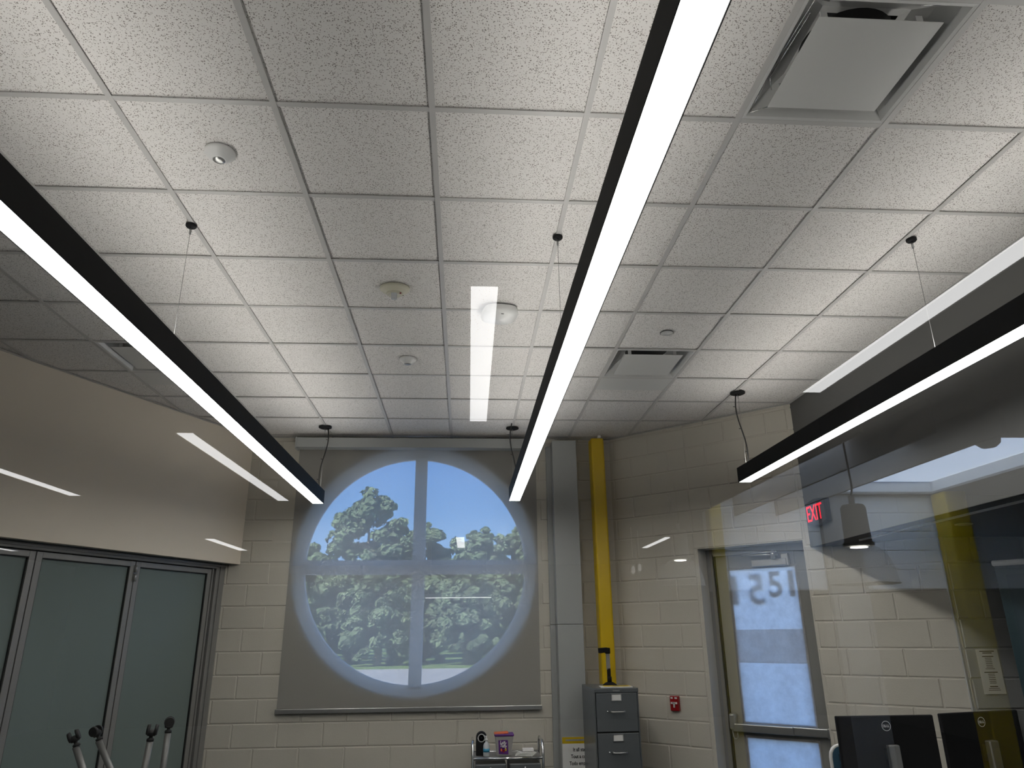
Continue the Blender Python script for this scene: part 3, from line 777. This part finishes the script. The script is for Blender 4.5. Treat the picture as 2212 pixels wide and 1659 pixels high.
t_ = thing('paper_pad', 'white and yellow papers lying on the filing cabinet top', 'papers', (1.31, 6.60, 1.319), math.radians(-4))
MB().box(-.13, .14, -.06, .1, 0, .006).build('pages', 'paper', t_)
MB().box(-.10, .13, -.03, .10, .006, .008).build('yellow_cover', 'yellow', t_)
MB().box(-.02, .03, .0, .03, .008, .0095).build('sticker', 'tealglass', t_)
t_ = thing('document_camera', 'black document camera on a folding arm atop the filing cabinet', 'document camera', (1.302, 6.80, 1.319))
MB().lathe([(.062, 0), (.062, .008), (.045, .02), (.03, .028)], n=32).build('base', 'black', t_, fix=True)
MB().tube([(0, 0, .02), (0, 0, .075)], .02).build('lower_joint', 'black', t_)
MB().box(-.018, .012, -.012, .012, .06, .145).build('lower_arm', 'black', t_, .004)
MB().box(-.022, .012, -.012, .012, .13, .285).build('upper_arm', 'greyframe', t_, .004)
MB().box(-.028, .016, -.02, .02, .265, .315).build('head_joint', 'black', t_, .006)
MB().box(-.068, .012, -.035, .02, .275, .318, Matrix.Rotation(math.radians(-4), 4, 'Y')).build('camera_head', 'black', t_, .005)

# poster beside the cabinet
t_ = thing('poster', 'white poster with a yellow header band leaning behind the filing cabinet', 'poster', (.895, 7.065, .0))
MB().box(0, .30, 0, .008, .10, .88).build('poster_board', 'paper', t_, .003)
MB().box(0, .30, -.002, .0, .828, .88).build('header_band', 'yellow', t_)
MB().box(.03, .30, -.003, -.002, .848, .862).build('hanging_slot', 'greypanel', t_)
text('poster_lettering', 'It all starts here', .042, 'ink', t_, (.095, -.002, .765), align='LEFT', bold=.0006, sx=.8)
text('poster_lettering', 'Tout a commencé ici', .042, 'ink', t_, (.075, -.002, .71), align='LEFT', bold=.0006, sx=.8)
text('poster_lettering', 'Todo empezó aquí', .042, 'ink', t_, (.06, -.002, .655), align='LEFT', bold=.0006, sx=.8)

# ---------------------------------------------------------------- storage cart
t_ = thing('storage_cart', 'chrome framed rolling drawer cart below the round window', 'storage cart', (.09, 6.62, 0))
TZ = .79; CWd = .585; CD = .38
for x in (.0, CWd):
    for hx_ in (0,):
        MB().tube([(x, 0, .06), (x, 0, TZ + .055), (x, .03, TZ + .10), (x, .07, TZ + .115), (x, CD - .07, TZ + .115), (x, CD - .03, TZ + .10), (x, CD, TZ + .055), (x, CD, .06)], .011, 12).build('side_hoop', 'chrome', t_)
for y in (0, CD): MB().tube([(0, y, TZ - .006), (CWd, y, TZ - .006)], .010, 12).build('top_rail', 'chrome', t_)
MB().tube([(CWd / 2 + .0, 0, .1), (CWd / 2, 0, TZ - .01)], .009).build('middle_post', 'black', t_)
MB().box(.01, CWd - .01, .0, CD, TZ - .01, TZ - .002).build('top_shelf', 'greyframe', t_, .002)
for c_ in range(2):
    for k in range(4):
        x0_ = .018 + c_ * .285; z0 = .12 + k * .16
        dr = MB().box(x0_, x0_ + .262, -.004, .30, z0, z0 + .145).build('drawer', 'cab', t_, .008)
        MB().lathe([(.008, 0), (.009, .012), (0, .016)], (x0_ + .131, -.004, z0 + .115), 14, Matrix.Rotation(PI / 2, 3, 'X')).build('knob', 'chrome', dr)
for x in (.0, CWd):
    for y in (.0, CD):
        cs = MB().tube([(x - .01, y, .028), (x + .01, y, .028)], .028, 18).build('caster_wheel', 'rubber', t_)
t_ = thing('desk_speaker', 'black upright speaker with a silver cone on the cart', 'speaker', (.165, 6.78, TZ))
pl = [(-.046, 0), (.046, 0), (.046, .135)] + [(.046 * math.cos(a), .135 + .046 * math.sin(a)) for a in [PI * i / 12 for i in range(1, 12)]] + [(-.046, .135)]
MB().prism(pl, -.03, .05).build('speaker_case', 'black', t_, .004, fix=True)
MB().lathe([(.033, 0), (.031, .003), (.012, -.008), (.010, -.008)], (0, -.03, .135), 28, Matrix.Rotation(PI / 2, 3, 'X')).build('speaker_cone', 'white', t_, fix=True)
MB().lathe([(.009, 0), (.006, .006), (0, .007)], (0, -.026, .135), 16, Matrix.Rotation(PI / 2, 3, 'X')).build('dust_cap', 'black', t_, fix=True)
t_ = thing('sanitizer_bottle', 'clear pump bottle with a blue label in front of the speaker', 'bottle', (.205, 6.70, TZ))
MB().lathe([(.024, 0), (.027, .006), (.027, .085), (.018, .104), (.010, .110), (.010, .125)], n=24).build('bottle_body', 'clear', t_, fix=True)
MB().lathe([(.012, .118), (.012, .135), (.004, .137), (.004, .152)], n=18).build('pump_collar', 'white', t_, fix=True)
MB().box(-.022, .006, -.004, .004, .150, .158).build('pump_head', 'white', t_, .002)
MB().lathe([(.0278, .035), (.0278, .062)], n=24).build('label_band', mat('sky_blue_label', (.04, .30, .50), .5), t_)
t_ = thing('candy_tub', 'square plastic candy tub with a purple lid on the cart', 'tub', (.355, 6.74, TZ))
m_ = MB()
A = [(-.062, -.05, 0), (.062, -.05, 0), (.062, .05, 0), (-.062, .05, 0)]; B = [(-.076, -.06, .155), (.076, -.06, .155), (.076, .06, .155), (-.076, .06, .155)]
m_.add(A + B, [(3, 2, 1, 0), (4, 5, 6, 7)] + [(i, (i + 1) % 4, 4 + (i + 1) % 4, 4 + i) for i in range(4)]); m_.build('tub_body', 'tub', t_, .008)
MB().box(-.083, .083, -.067, .067, .153, .172).build('lid', 'purple', t_, .006)
MB().box(-.075, .045, -.06, .05, .173, .180, Matrix.Rotation(math.radians(-3), 4, 'Y')).build('orange_insert', 'orange', t_, .002)
MB().add([(-.045, -.056, .02), (.035, -.056, .015), (.03, -.0625, .125), (-.05, -.0625, .125)], [(0, 1, 2, 3)]).build('paper_label', 'purple', t_)
text('label_lettering', 'Laffy\n Taffy', .032, 'white', t_, (-.01, -.0635, .095), (PI / 2, math.radians(8), 0), bold=.0012, sx=.9, spacing=.75)
for k, (x, z, mm) in enumerate(((-.025, .05, 'orange'), (-.005, .042, 'red'), (.012, .052, 'yellow'))): MB().box(x - .007, x + .007, -.062, -.057, z - .01, z + .01).build('printed_sweet', mm, t_)
t_ = thing('paper_napkins', 'crumpled white paper napkins beside the candy tub', 'napkins', (.53, 6.72, TZ))
for k in range(4):
    MB().box(-.08 + k * .01, .07 + k * .006, -.06, .05, .001 + k * .007, .006 + k * .007, Matrix.Rotation(math.radians(-6 + 5 * k), 4, 'Z')).build('napkin', 'paper', t_, .002)
MB().box(-.02, .075, -.03, .03, .032, .055).build('folded_napkin', 'paper', t_, .005)

# ---------------------------------------------------------------- upturned table legs with casters at the left
t_ = thing('worktable', 'laminate table that carries the upturned mobile table', 'table', (-1.98, 4.55, 0), math.radians(8))
MB().box(-.6, .6, -.35, .35, .70, .73).build('tabletop', 'desk', t_, .005)
for x in (-.55, .55):
    for y in (-.3, .3): MB().tube([(x, y, 0), (x, y, .70)], .02).build('leg', 'steel', t_)
P = lambda X, Y, Z, S: Vector((X * S / 2.5, S, 1.753 + (Z - 1.753) * S / 2.5))
t_ = thing('upturned_table', 'mobile table lying upside down with four grey caster legs raised', 'table', (-1.85, 4.4, .731))
O = Vector(t_.location)
MB().box(-.5, .55, -.28, .35, 0, .028).build('tabletop', 'desk', t_, .006)
for (top, low, S, az) in (((-1.173, 1.452), (-1.140, 1.386), 4.2, 15), ((-1.109, 1.467), (-1.059, 1.385), 4.45, 75), ((-.955, 1.463), (-.961, 1.383), 4.2, 15), ((-.905, 1.485), (-.906, 1.382), 4.45, 110)):
    a, b = P(top[0], 0, top[1], S), P(low[0], 0, low[1], S)
    d = (b - a); d.y = 0
    d = d / abs(d.z); bot = a + d * (a.z - O.z - .028)
    lg = MB().tube([a - O - Vector((0, 0, .012)), bot - O], .0165, 14).build('leg', 'legpaint', t_)
    up_ = (a - bot).normalized(); q = up_.to_track_quat('Z', 'Y').to_matrix() @ Matrix.Rotation(math.radians(az), 3, 'Z')
    m_ = MB().lathe([(.0175, -.012), (.0175, 0), (.009, .004), (.009, .012), (.02, .014), (.024, .03), (.018, .042)], a - O, 18, q); m_.build('caster_hub', 'rubber', lg, fix=True)
    for s_ in (-1, 1):
        c0, c1 = Vector((0, s_ * .012, .042)), Vector((0, s_ * .026, .042))
        m_ = MB().tube([a - O + q @ c0, a - O + q @ c1], [.027, .024], 20); m_.build('caster_wheel', 'rubber', lg)

# ---------------------------------------------------------------- monitors, desk and chair at the right
t_ = thing('computer_desk', 'long desk carrying the two black monitors', 'desk', (2.45, 3.95, 0))
MB().box(-.65, .85, -.35, .4, .72, .75).build('desktop', 'desk', t_, .005)
for x in (-.6, .8): MB().box(x - .02, x + .02, -.3, .35, 0, .72).build('leg', 'steel', t_, .004)
def monitor(x, y, rz, wd, hh, zt, label):
    t_ = thing('computer_monitor', label, 'monitor', (x, y, .751), rz)
    z1 = zt - .751; z0 = z1 - hh
    MB().box(-wd / 2, wd / 2, 0, .022, z0, z1).build('back_shell', 'black', t_, .006)
    MB().box(-wd / 2 + .01, wd / 2 - .01, .022, .026, z0 + .015, z1 - .01).build('screen', 'rubber', t_)
    sp_ = z1 - .135
    MB().box(-.030, .030, -.055, -.02, .01, sp_).build('stand_column', 'alu', t_, .006)
    MB().box(-.028, .028, -.022, 0, sp_ - .10, sp_ - .02).build('stand_mount', 'black', t_)
    MB().box(-.12, .12, -.13, .10, 0, .012).build('stand_foot', 'alu', t_, .004)
    m_ = MB(); N = 36; vs = []; fs = []; cz = z1 - .05
    for k in range(N):
        a = 2 * PI * k / N
        for R_ in (.0215, .0245): vs.append((R_ * math.cos(a), -.0008, cz + R_ * math.sin(a)))
    for k in range(N): b = 2 * ((k + 1) % N); fs.append((2 * k, 2 * k + 1, b + 1, b))
    m_.add(vs, fs); m_.build('logo_ring', 'white', t_)
    for ch_, px_, tilt in (('D', -.0125, 0), ('E', -.0032, -24), ('L', .0058, 0), ('L', .0132, 0)):
        text('logo_lettering', ch_, .0165, 'white', t_, (px_, -.0012, cz - .0055), rot=(PI / 2, math.radians(tilt), 0), depth=.0004, bold=.0004)
    return t_
monitor(2.235, 4.03, math.radians(-2), .525, .33, 1.328, 'black monitor seen from behind nearer the exit door')
monitor(2.785, 4.06, math.radians(12), .525, .33, 1.335, 'black monitor seen from behind further from the exit door')
t_ = thing('task_chair', 'office chair with a blue mesh back behind the monitors', 'chair', (2.43, 4.62, 0), math.radians(6))
pts = [(-.235 + .06 * (1 - math.cos(a)), 1.235 - .06 * (1 - math.sin(a))) for a in [0, PI / 8, PI / 4, 3 * PI / 8, PI / 2]]
pl = [(-.24, .66), (.24, .66), (.24, 1.05)] + [(.18 + .06 * math.cos(a), 1.05 + .06 * math.sin(a)) for a in [PI / 8, PI / 4, 3 * PI / 8, PI / 2]] + [(-.18 - .06 * math.sin(a), 1.05 + .06 * math.cos(a)) for a in [0, PI / 8, PI / 4, 3 * PI / 8, PI / 2]]
MB().prism(pl, 0, .02).build('backrest', 'blue', t_, .004, fix=True)
MB().tube([(x * 1.03, .01, z) for x, z in pl[1:] + pl[:1]], .010, 10).build('back_frame', 'white', t_)
for k in range(7):
    for j in range(2): MB().box(-.20 + j * .06, -.155 + j * .06, -.006, 0, .70 + k * .055, .735 + k * .055).build('mesh_slot', 'tealglass', t_)
MB().box(-.23, .23, -.4, .05, .45, .50).build('seat', 'blue', t_, .02)
MB().tube([(0, -.18, .12), (0, -.18, .45)], .025).build('gas_column', 'black', t_)
MB().tube([(0, .03, .47), (0, .04, .80)], .022).build('back_spine', 'black', t_)
for k in range(5):
    a = 2 * PI * k / 5; bs = MB().tube([(0, -.18, .13), (.28 * math.cos(a), -.18 + .28 * math.sin(a), .07)], [.022, .014]).build('base_spoke', 'black', t_)
    MB().tube([(.28 * math.cos(a) - .02, -.18 + .28 * math.sin(a), .027), (.28 * math.cos(a) + .02, -.18 + .28 * math.sin(a), .027)], .026, 16).build('caster_wheel', 'rubber', bs)

# notice and switch plate on the grey wall
t_ = thing('paper_notice', 'white printed notice taped to the grey recess wall', 'notice', (3.781, 5.296, 1.47))
MB().box(-.082, .082, -.001, 0, -.15, .15).build('sheet', 'paper', t_)
for k, (wd, big) in enumerate([(.11, 1), (.07, 1), (0, 0), (.085, 1)] + [(.05, 0)] * 6 + [(.07, 0)] + [(0, 0), (.10, 1)] + [(.05, 0)] * 6 + [(0, 0), (.06, 1), (.08, 0), (.09, 0)]):
    if wd:
        z = .135 - k * .0118
        MB().box(-wd / 2, wd / 2, -.0016, -.001, z - (.0028 if big else .0018), z + (.0028 if big else .0018)).build('printed_line', 'ink', t_)
t_ = thing('wall_outlet', 'white wall plate with a screw low on the grey recess wall', 'wall plate', (3.881, 5.296, 1.103))
MB().box(-.028, .03, -.007, 0, -.062, .062).build('plate', 'white', t_, .003)
MB().box(-.014, .014, -.010, -.007, -.035, .035).build('insert', 'ivory', t_, .002)
for z in (-.02, .02): MB().box(-.004, .006, -.0105, -.0095, z - .004, z + .004).build('slot', 'ink', t_)

# mobile board with a white top rail
t_ = thing('mobile_board', 'teal framed mobile board with a white top rail in the recess', 'board', (3.475, 4.62, 0), math.radians(-48))
MB().box(0, 1.0, 0, .035, .15, 2.15).build('board_frame', 'teal', t_, .004)
MB().box(.055, .95, -.004, 0, .2, 2.09).build('board_panel', 'tealglass', t_)
MB().box(-.01, 1.01, -.012, .045, 2.145, 2.182).build('top_rail', 'white', t_, .012, 3)
for x in (.08, .92): MB().box(x - .02, x + .02, -.25, .28, .03, .15).build('foot', 'teal', t_, .005)

# ---------------------------------------------------------------- hallway behind the camera (seen as reflections)
HY1 = -14.5
SX0, SX1, SY0, SY1 = 2.29, 4.70, -6.0, -3.74       # skylight opening
hc = MB()
hc.box(-8, SX0, HY1, GLASS_Y - .06, 3.0, 3.02).box(SX1, 8, HY1, GLASS_Y - .06, 3.0, 3.02).box(SX0, SX1, SY1, GLASS_Y - .06, 3.0, 3.02).box(SX0, SX1, HY1, SY0, 3.0, 3.02)
struct(hc.build('ceiling_hall', 'hallceil'), 'low hallway ceiling with recessed light strips')
struct(MB().box(-8, 8, HY1, .4, -.12, 0).build('floor_hall', 'hallfloor'))
struct(MB().box(-8.1, -8, HY1, .45, 0, 3.1).build('wall_hall_left', 'hallpaint'))
struct(MB().box(8, 8.1, HY1, .45, 0, 3.1).build('wall_hall_right', 'hallpaint'))
struct(MB().box(-8.1, 8.1, HY1 - .1, HY1, 0, 3.1).build('wall_hall_end', 'greywall'))
sk = root('window_3', (0, 0, 0), 0, 'deep white skylight well over the hallway')
MB().box(SX0 - .05, SX0, SY0, SY1, 3.021, 3.14).box(SX1, SX1 + .05, SY0, SY1, 3.021, 3.14).box(SX0, SX1, SY0 - .05, SY0, 3.021, 3.14).box(SX0, SX1, SY1, SY1 + .05, 3.021, 3.14).build('well_lining', mat('white_well_paint', (.85, .86, .86), .7), sk)
MB().add([(SX0, SY0, 3.12), (SX1, SY0, 3.12), (SX1, SY1, 3.12), (SX0, SY1, 3.12)], [(0, 1, 2, 3)]).build('skylight_sheet', 'acrylic', sk)
for x in (2.24, 2.67, 3.095): MB().box(x - .012, x + .012, SY0 - .09, SY1 + .9, 2.79, 2.999).build('baffle', 'hallceil', sk)
hb_ = root('wall_hall_band', (0, -6.1, 0), PI, 'pale block wall under the skylight')
MB().box(-6.5, -3.9, .007, .2, 2.07, 3.0).box(-3.53, -2.4, .007, .2, 2.07, 3.0).build('backing', 'hallpaint', hb_)
MB().box(-3.9, -3.53, -.06, .2, 0, 3.0).build('pier', 'hallceil', hb_)
for r in range(5):
    for k in range(11):
        a = -6.4 + k * .4064 + (.2032 if r % 2 else 0)
        for u0, u1 in ((-6.4, -3.9), (-3.53, -2.4)):
            p0, p1 = max(a, u0), min(a + .3984, u1)
            if p1 - p0 > .03: put('brick', block_mesh(p1 - p0, .182, 'hallpaint'), hb_, loc=(p0, 0, 2.072 + r * .187))
def ypillar(x, y, w_, n_):
    o_ = root('pillar_hall_%s' % n_, (x, y, 0), 0, 'yellow painted steel column in the hallway')
    MB().box(-w_, w_, -w_, w_, 0, 3.0).build('column_shaft', 'yellow', o_, .02, 3)
    MB().box(-w_ - .04, w_ + .04, -w_ - .04, w_ + .04, 0, .02).build('base_plate', 'yellow', o_)
ypillar(4.83, -5.95, .115, 'far'); ypillar(2.43, -6.05, .065, 'near')
def hstrip(x0, x1, y0, y1, label, z=3.0):
    t_ = thing('recessed_strip_light', label, 'strip light', ((x0 + x1) / 2, (y0 + y1) / 2, z), 0, 'recessed strip lights of the hallway')
    a, b = (x1 - x0) / 2, (y1 - y0) / 2
    MB().box(-a, a, -b, b, -.004, .0).build('diffuser', 'strip', t_)
    MB().box(-a - .008, -a, -b - .008, b + .008, -.006, .0).box(a, a + .008, -b - .008, b + .008, -.006, 0).build('trim_edge', 'white', t_)
hstrip(.0, .105, -3.385, -1.49, 'hallway strip light mirrored in the glass near the access point')
hstrip(-1.945, -1.835, -6.41, -3.73, 'hallway strip light mirrored on the beige bulkhead, longest there')
hstrip(-3.85, -3.74, -6.12, -3.0, 'hallway strip light mirrored at the picture edge on the beige bulkhead')
hstrip(-3.80, -3.66, -11.35, -9.71, 'short hallway strip light mirrored low on the beige bulkhead')
hstrip(1.87, 1.975, -2.74, .2, 'hallway strip light mirrored across the dark bulkhead')
hstrip(2.90, 3.005, -11.19, -9.67, 'short hallway strip light mirrored on the angled block wall')
hstrip(-.19, -.07, -11.05, -9.6, 'short hallway strip light mirrored inside the round window')
hstrip(-7.40, -7.29, -11.3, -8.5, 'hallway strip light mirrored on the folding partition head')
t_ = thing('hall_pendant_bar', 'slim horizontal light bar mirrored in the lower round window', 'light bar', (-.16, -10.9, 2.2))
MB().box(-.52, .52, -.05, .05, 0, .008).build('diffuser', 'strip', t_)
MB().box(-.53, .53, -.055, .055, .008, .06).build('housing', 'offwhite', t_)
for x in (-.45, .45): MB().tube([(x, 0, .06), (x, 0, .80)], .003, 6).build('wire', 'steel', t_)
ACR = mat_cloth('ribbed_acrylic', (.9, .9, .9), .72, .5, (.85, .85, .85))
def highbay(x, y, zr, R_, label):
    t_ = thing('prismatic_pendant', label, 'pendant lamp', (x, y, zr))
    prof = [(R_, 0), (R_ * .985, .01), (R_ * .93, R_ * .45), (R_ * .80, R_ * .80), (R_ * .60, R_ * 1.05), (R_ * .42, R_ * 1.15)]
    m_ = MB(); m_.lathe(prof, n=48)
    m_.f = m_.f[:-2]; m_.sm = m_.sm[:-2]
    m_.build('acrylic_dome', ACR, t_)
    MB().lathe([(R_, -.004), (R_ * 1.03, 0), (R_, .004), (R_ * .97, 0), (R_, -.004)], n=48).build('rim', 'clear', t_)
    MB().lathe([(R_ * .26, R_ * 1.12), (R_ * .26, R_ * 1.10), (0, R_ * 1.09)], n=24).build('lamp_disc', emit('lamp_glow', (1, 1, .92), 30.0), t_)
    MB().lathe([(R_ * .46, R_ * 1.15), (R_ * .46, R_ * 1.25), (R_ * .40, R_ * 1.28), (R_ * .38, R_ * 2.35), (R_ * .32, R_ * 2.45)], n=24).build('ballast_housing', 'hallceil', t_, fix=True)
    MB().tube([(0, 0, R_ * 2.4), (0, 0, R_ * 2.75)], .018).build('stem', 'offwhite', t_)
    MB().tube([(0, 0, R_ * 2.7), (.015, 0, R_ * 3.0), (0, 0, 3.0 - zr)], .006).build('cord', 'rubber', t_)
highbay(2.31, -3.2, 1.976, .187, 'clear dome pendant mirrored below the exit sign')
highbay(1.90, -5.5, 2.085, .20, 'clear dome pendant mirrored left of the exit door')
for x, y in ((1.60 * 1.45, -8.0), (1.67 * 1.45, -8.0)):
    pass
def globe(x, y, z, label):
    t_ = thing('glass_globe_pendant', label, 'pendant lamp', (x, y, z))
    MB().lathe([(.05, 0), (.06, .07), (.05, .13), (.02, .17)], n=20).build('globe', mat_glass('globe_glass', .35, (.9, .9, .9)), t_)
    MB().tube([(0, 0, .17), (0, 0, .24)], .014).build('socket', 'chrome', t_)
    MB().tube([(0, 0, .24), (0, 0, 3.0 - z)], .006).build('cord', 'white', t_)
    MB().lathe([(.0, .03), (.025, .06), (.02, .11), (.0, .14)], n=14).build('highlight_core', emit('highlight_glow', (1, 1, .95), 1.2), t_)  # weak glow put in for the highlights on the clear glass
globe(2.14, -8.5, 2.36, 'small glass pendant mirrored beside the yellow column, outer one')
globe(2.32, -8.9, 2.42, 'small glass pendant mirrored beside the yellow column, inner one')
t_ = thing('dome_camera', 'dome camera silhouetted against the mirrored skylight', 'camera', (3.61, -3.66, 3.0))
MB().lathe([(.10, 0), (.10, -.02), (.085, -.03)], n=28).build('mount_ring', 'hallceil', t_, fix=True)
MB().lathe([(.083, -.03), (.075, -.065), (.045, -.09), (0, -.098)], n=28).build('dome', 'hallceil', t_, fix=True)

# ---------------------------------------------------------------- outdoors
struct(MB().box(-120, 120, 8.3, 44, -.15, -.02).build('ground_pavement', 'asphalt'), 'pale sunlit pavement outside the window')
struct(MB().box(-120, 120, 44, 130, -.15, .0).build('ground_grass', 'grass'), 'mown grass strip before the trees')
def tree(x, y, h, r, kind, seed, label):
    rnd = random.Random(seed)
    t_ = thing(kind, label, 'tree', (x, y, 0))
    MB().tube([(0, 0, 0), (.1, 0, h * .35), (0, 0, h * .8)], [r * .09 + .1, r * .07 + .06, .05], 10).build('trunk', 'bark', t_)
    cl_ = []
    for k in range(16):
        v_ = .16 + .74 * (k + rnd.random() * .7) / 16; wr = r * math.sqrt(max(.05, 1 - ((v_ - .38) / .64) ** 2))
        a = k * 2.4 + rnd.random(); c0 = Vector((wr * .62 * math.cos(a), wr * .62 * math.sin(a), h * v_)); lr = r * (.60 - .30 * v_)
        for q in range(12):
            d = Vector((rnd.gauss(0, 1), rnd.gauss(0, 1), rnd.gauss(0, .8))).normalized() * lr * rnd.random() ** .4
            cl_.append((c0 + d, r * (.10 + .11 * rnd.random())))
    for q in range(14): cl_.append((Vector((rnd.gauss(0, .12) * r, rnd.gauss(0, .12) * r, h * (.82 + .15 * q / 14))), r * (.20 - .011 * q)))
    m_ = MB()
    for c_, rr in cl_:
        for k in range(85):
            d = Vector((rnd.gauss(0, 1), rnd.gauss(0, 1), rnd.gauss(0, 1))).normalized()
            p = c_ + Vector((d.x, d.y, d.z * .7)) * rr * (.75 + .35 * rnd.random())
            u_ = d.orthogonal().normalized(); u_ = (u_ + Vector((rnd.gauss(0, .6), rnd.gauss(0, .6), rnd.gauss(0, .6)))).normalized(); v2 = u_.cross(d + Vector((0, 0, rnd.random()))).normalized()
            s_ = .08 + .11 * rnd.random()
            m_.add([p - u_ * s_ - v2 * s_, p + u_ * s_ - v2 * s_, p + u_ * s_ + v2 * s_, p - u_ * s_ + v2 * s_], [(0, 1, 2, 3)])
    o_ = m_.build('foliage', 'leaf', t_); o_['kind'] = 'stuff'
def at_depth(x, h, r, y, kind, seed, label):
    k_ = y / 56; tree(x * k_, y, 1.753 + (h - 1.753) * k_, r * k_, kind, seed, label)
at_depth(-7.3, 12.3, 3.7, 61.5, 'pine_tree', 11, 'tallest green tree in the upper left window quarter')
at_depth(-3.0, 10.2, 2.6, 68, 'leafy_tree', 12, 'leafy tree straddling the upright window bar')
at_depth(1.0, 9.8, 2.5, 76, 'leafy_tree', 13, 'rounded tree in the upper right window quarter')
at_depth(4.4, 10.1, 2.4, 68, 'leafy_tree', 14, 'tree against the right rim of the window')
at_depth(-11.6, 8.2, 2.6, 68, 'leafy_tree', 15, 'lower tree against the left rim of the window')
at_depth(7.9, 9.0, 2.6, 76, 'leafy_tree', 16, 'tree beyond the right window rim')
at_depth(-15.0, 8.5, 2.6, 76, 'leafy_tree', 17, 'tree beyond the left window rim')
where = ['left rim of the window', 'lower left window quarter near its rim', 'foot of the tallest tree', 'left side of the upright window bar', 'right side of the upright window bar', 'middle of the lower right window quarter', 'right rim of the window']
for k, x in enumerate((-12.6, -9.4, -6.2, -3.0, .2, 3.4, 6.6)):
    at_depth(x, 5.9 + (k * 37 % 11) * .12, 2.15, 48 + 5.6 * (k % 2), 'shrub_tree', 30 + k, 'low bushy tree at the ' + where[k])
for k, x in enumerate((-11.0, -5.2, -.8, 2.2, 5.6)):
    at_depth(x, 7.4 + (k % 2) * .5, 2.1, 84 + 9 * (k % 2), 'distant_tree', 50 + k, 'distant tree closing the gap behind the ' + ['left rim trees', 'tallest tree', 'upright window bar', 'rounded right quarter tree', 'right rim trees'][k])
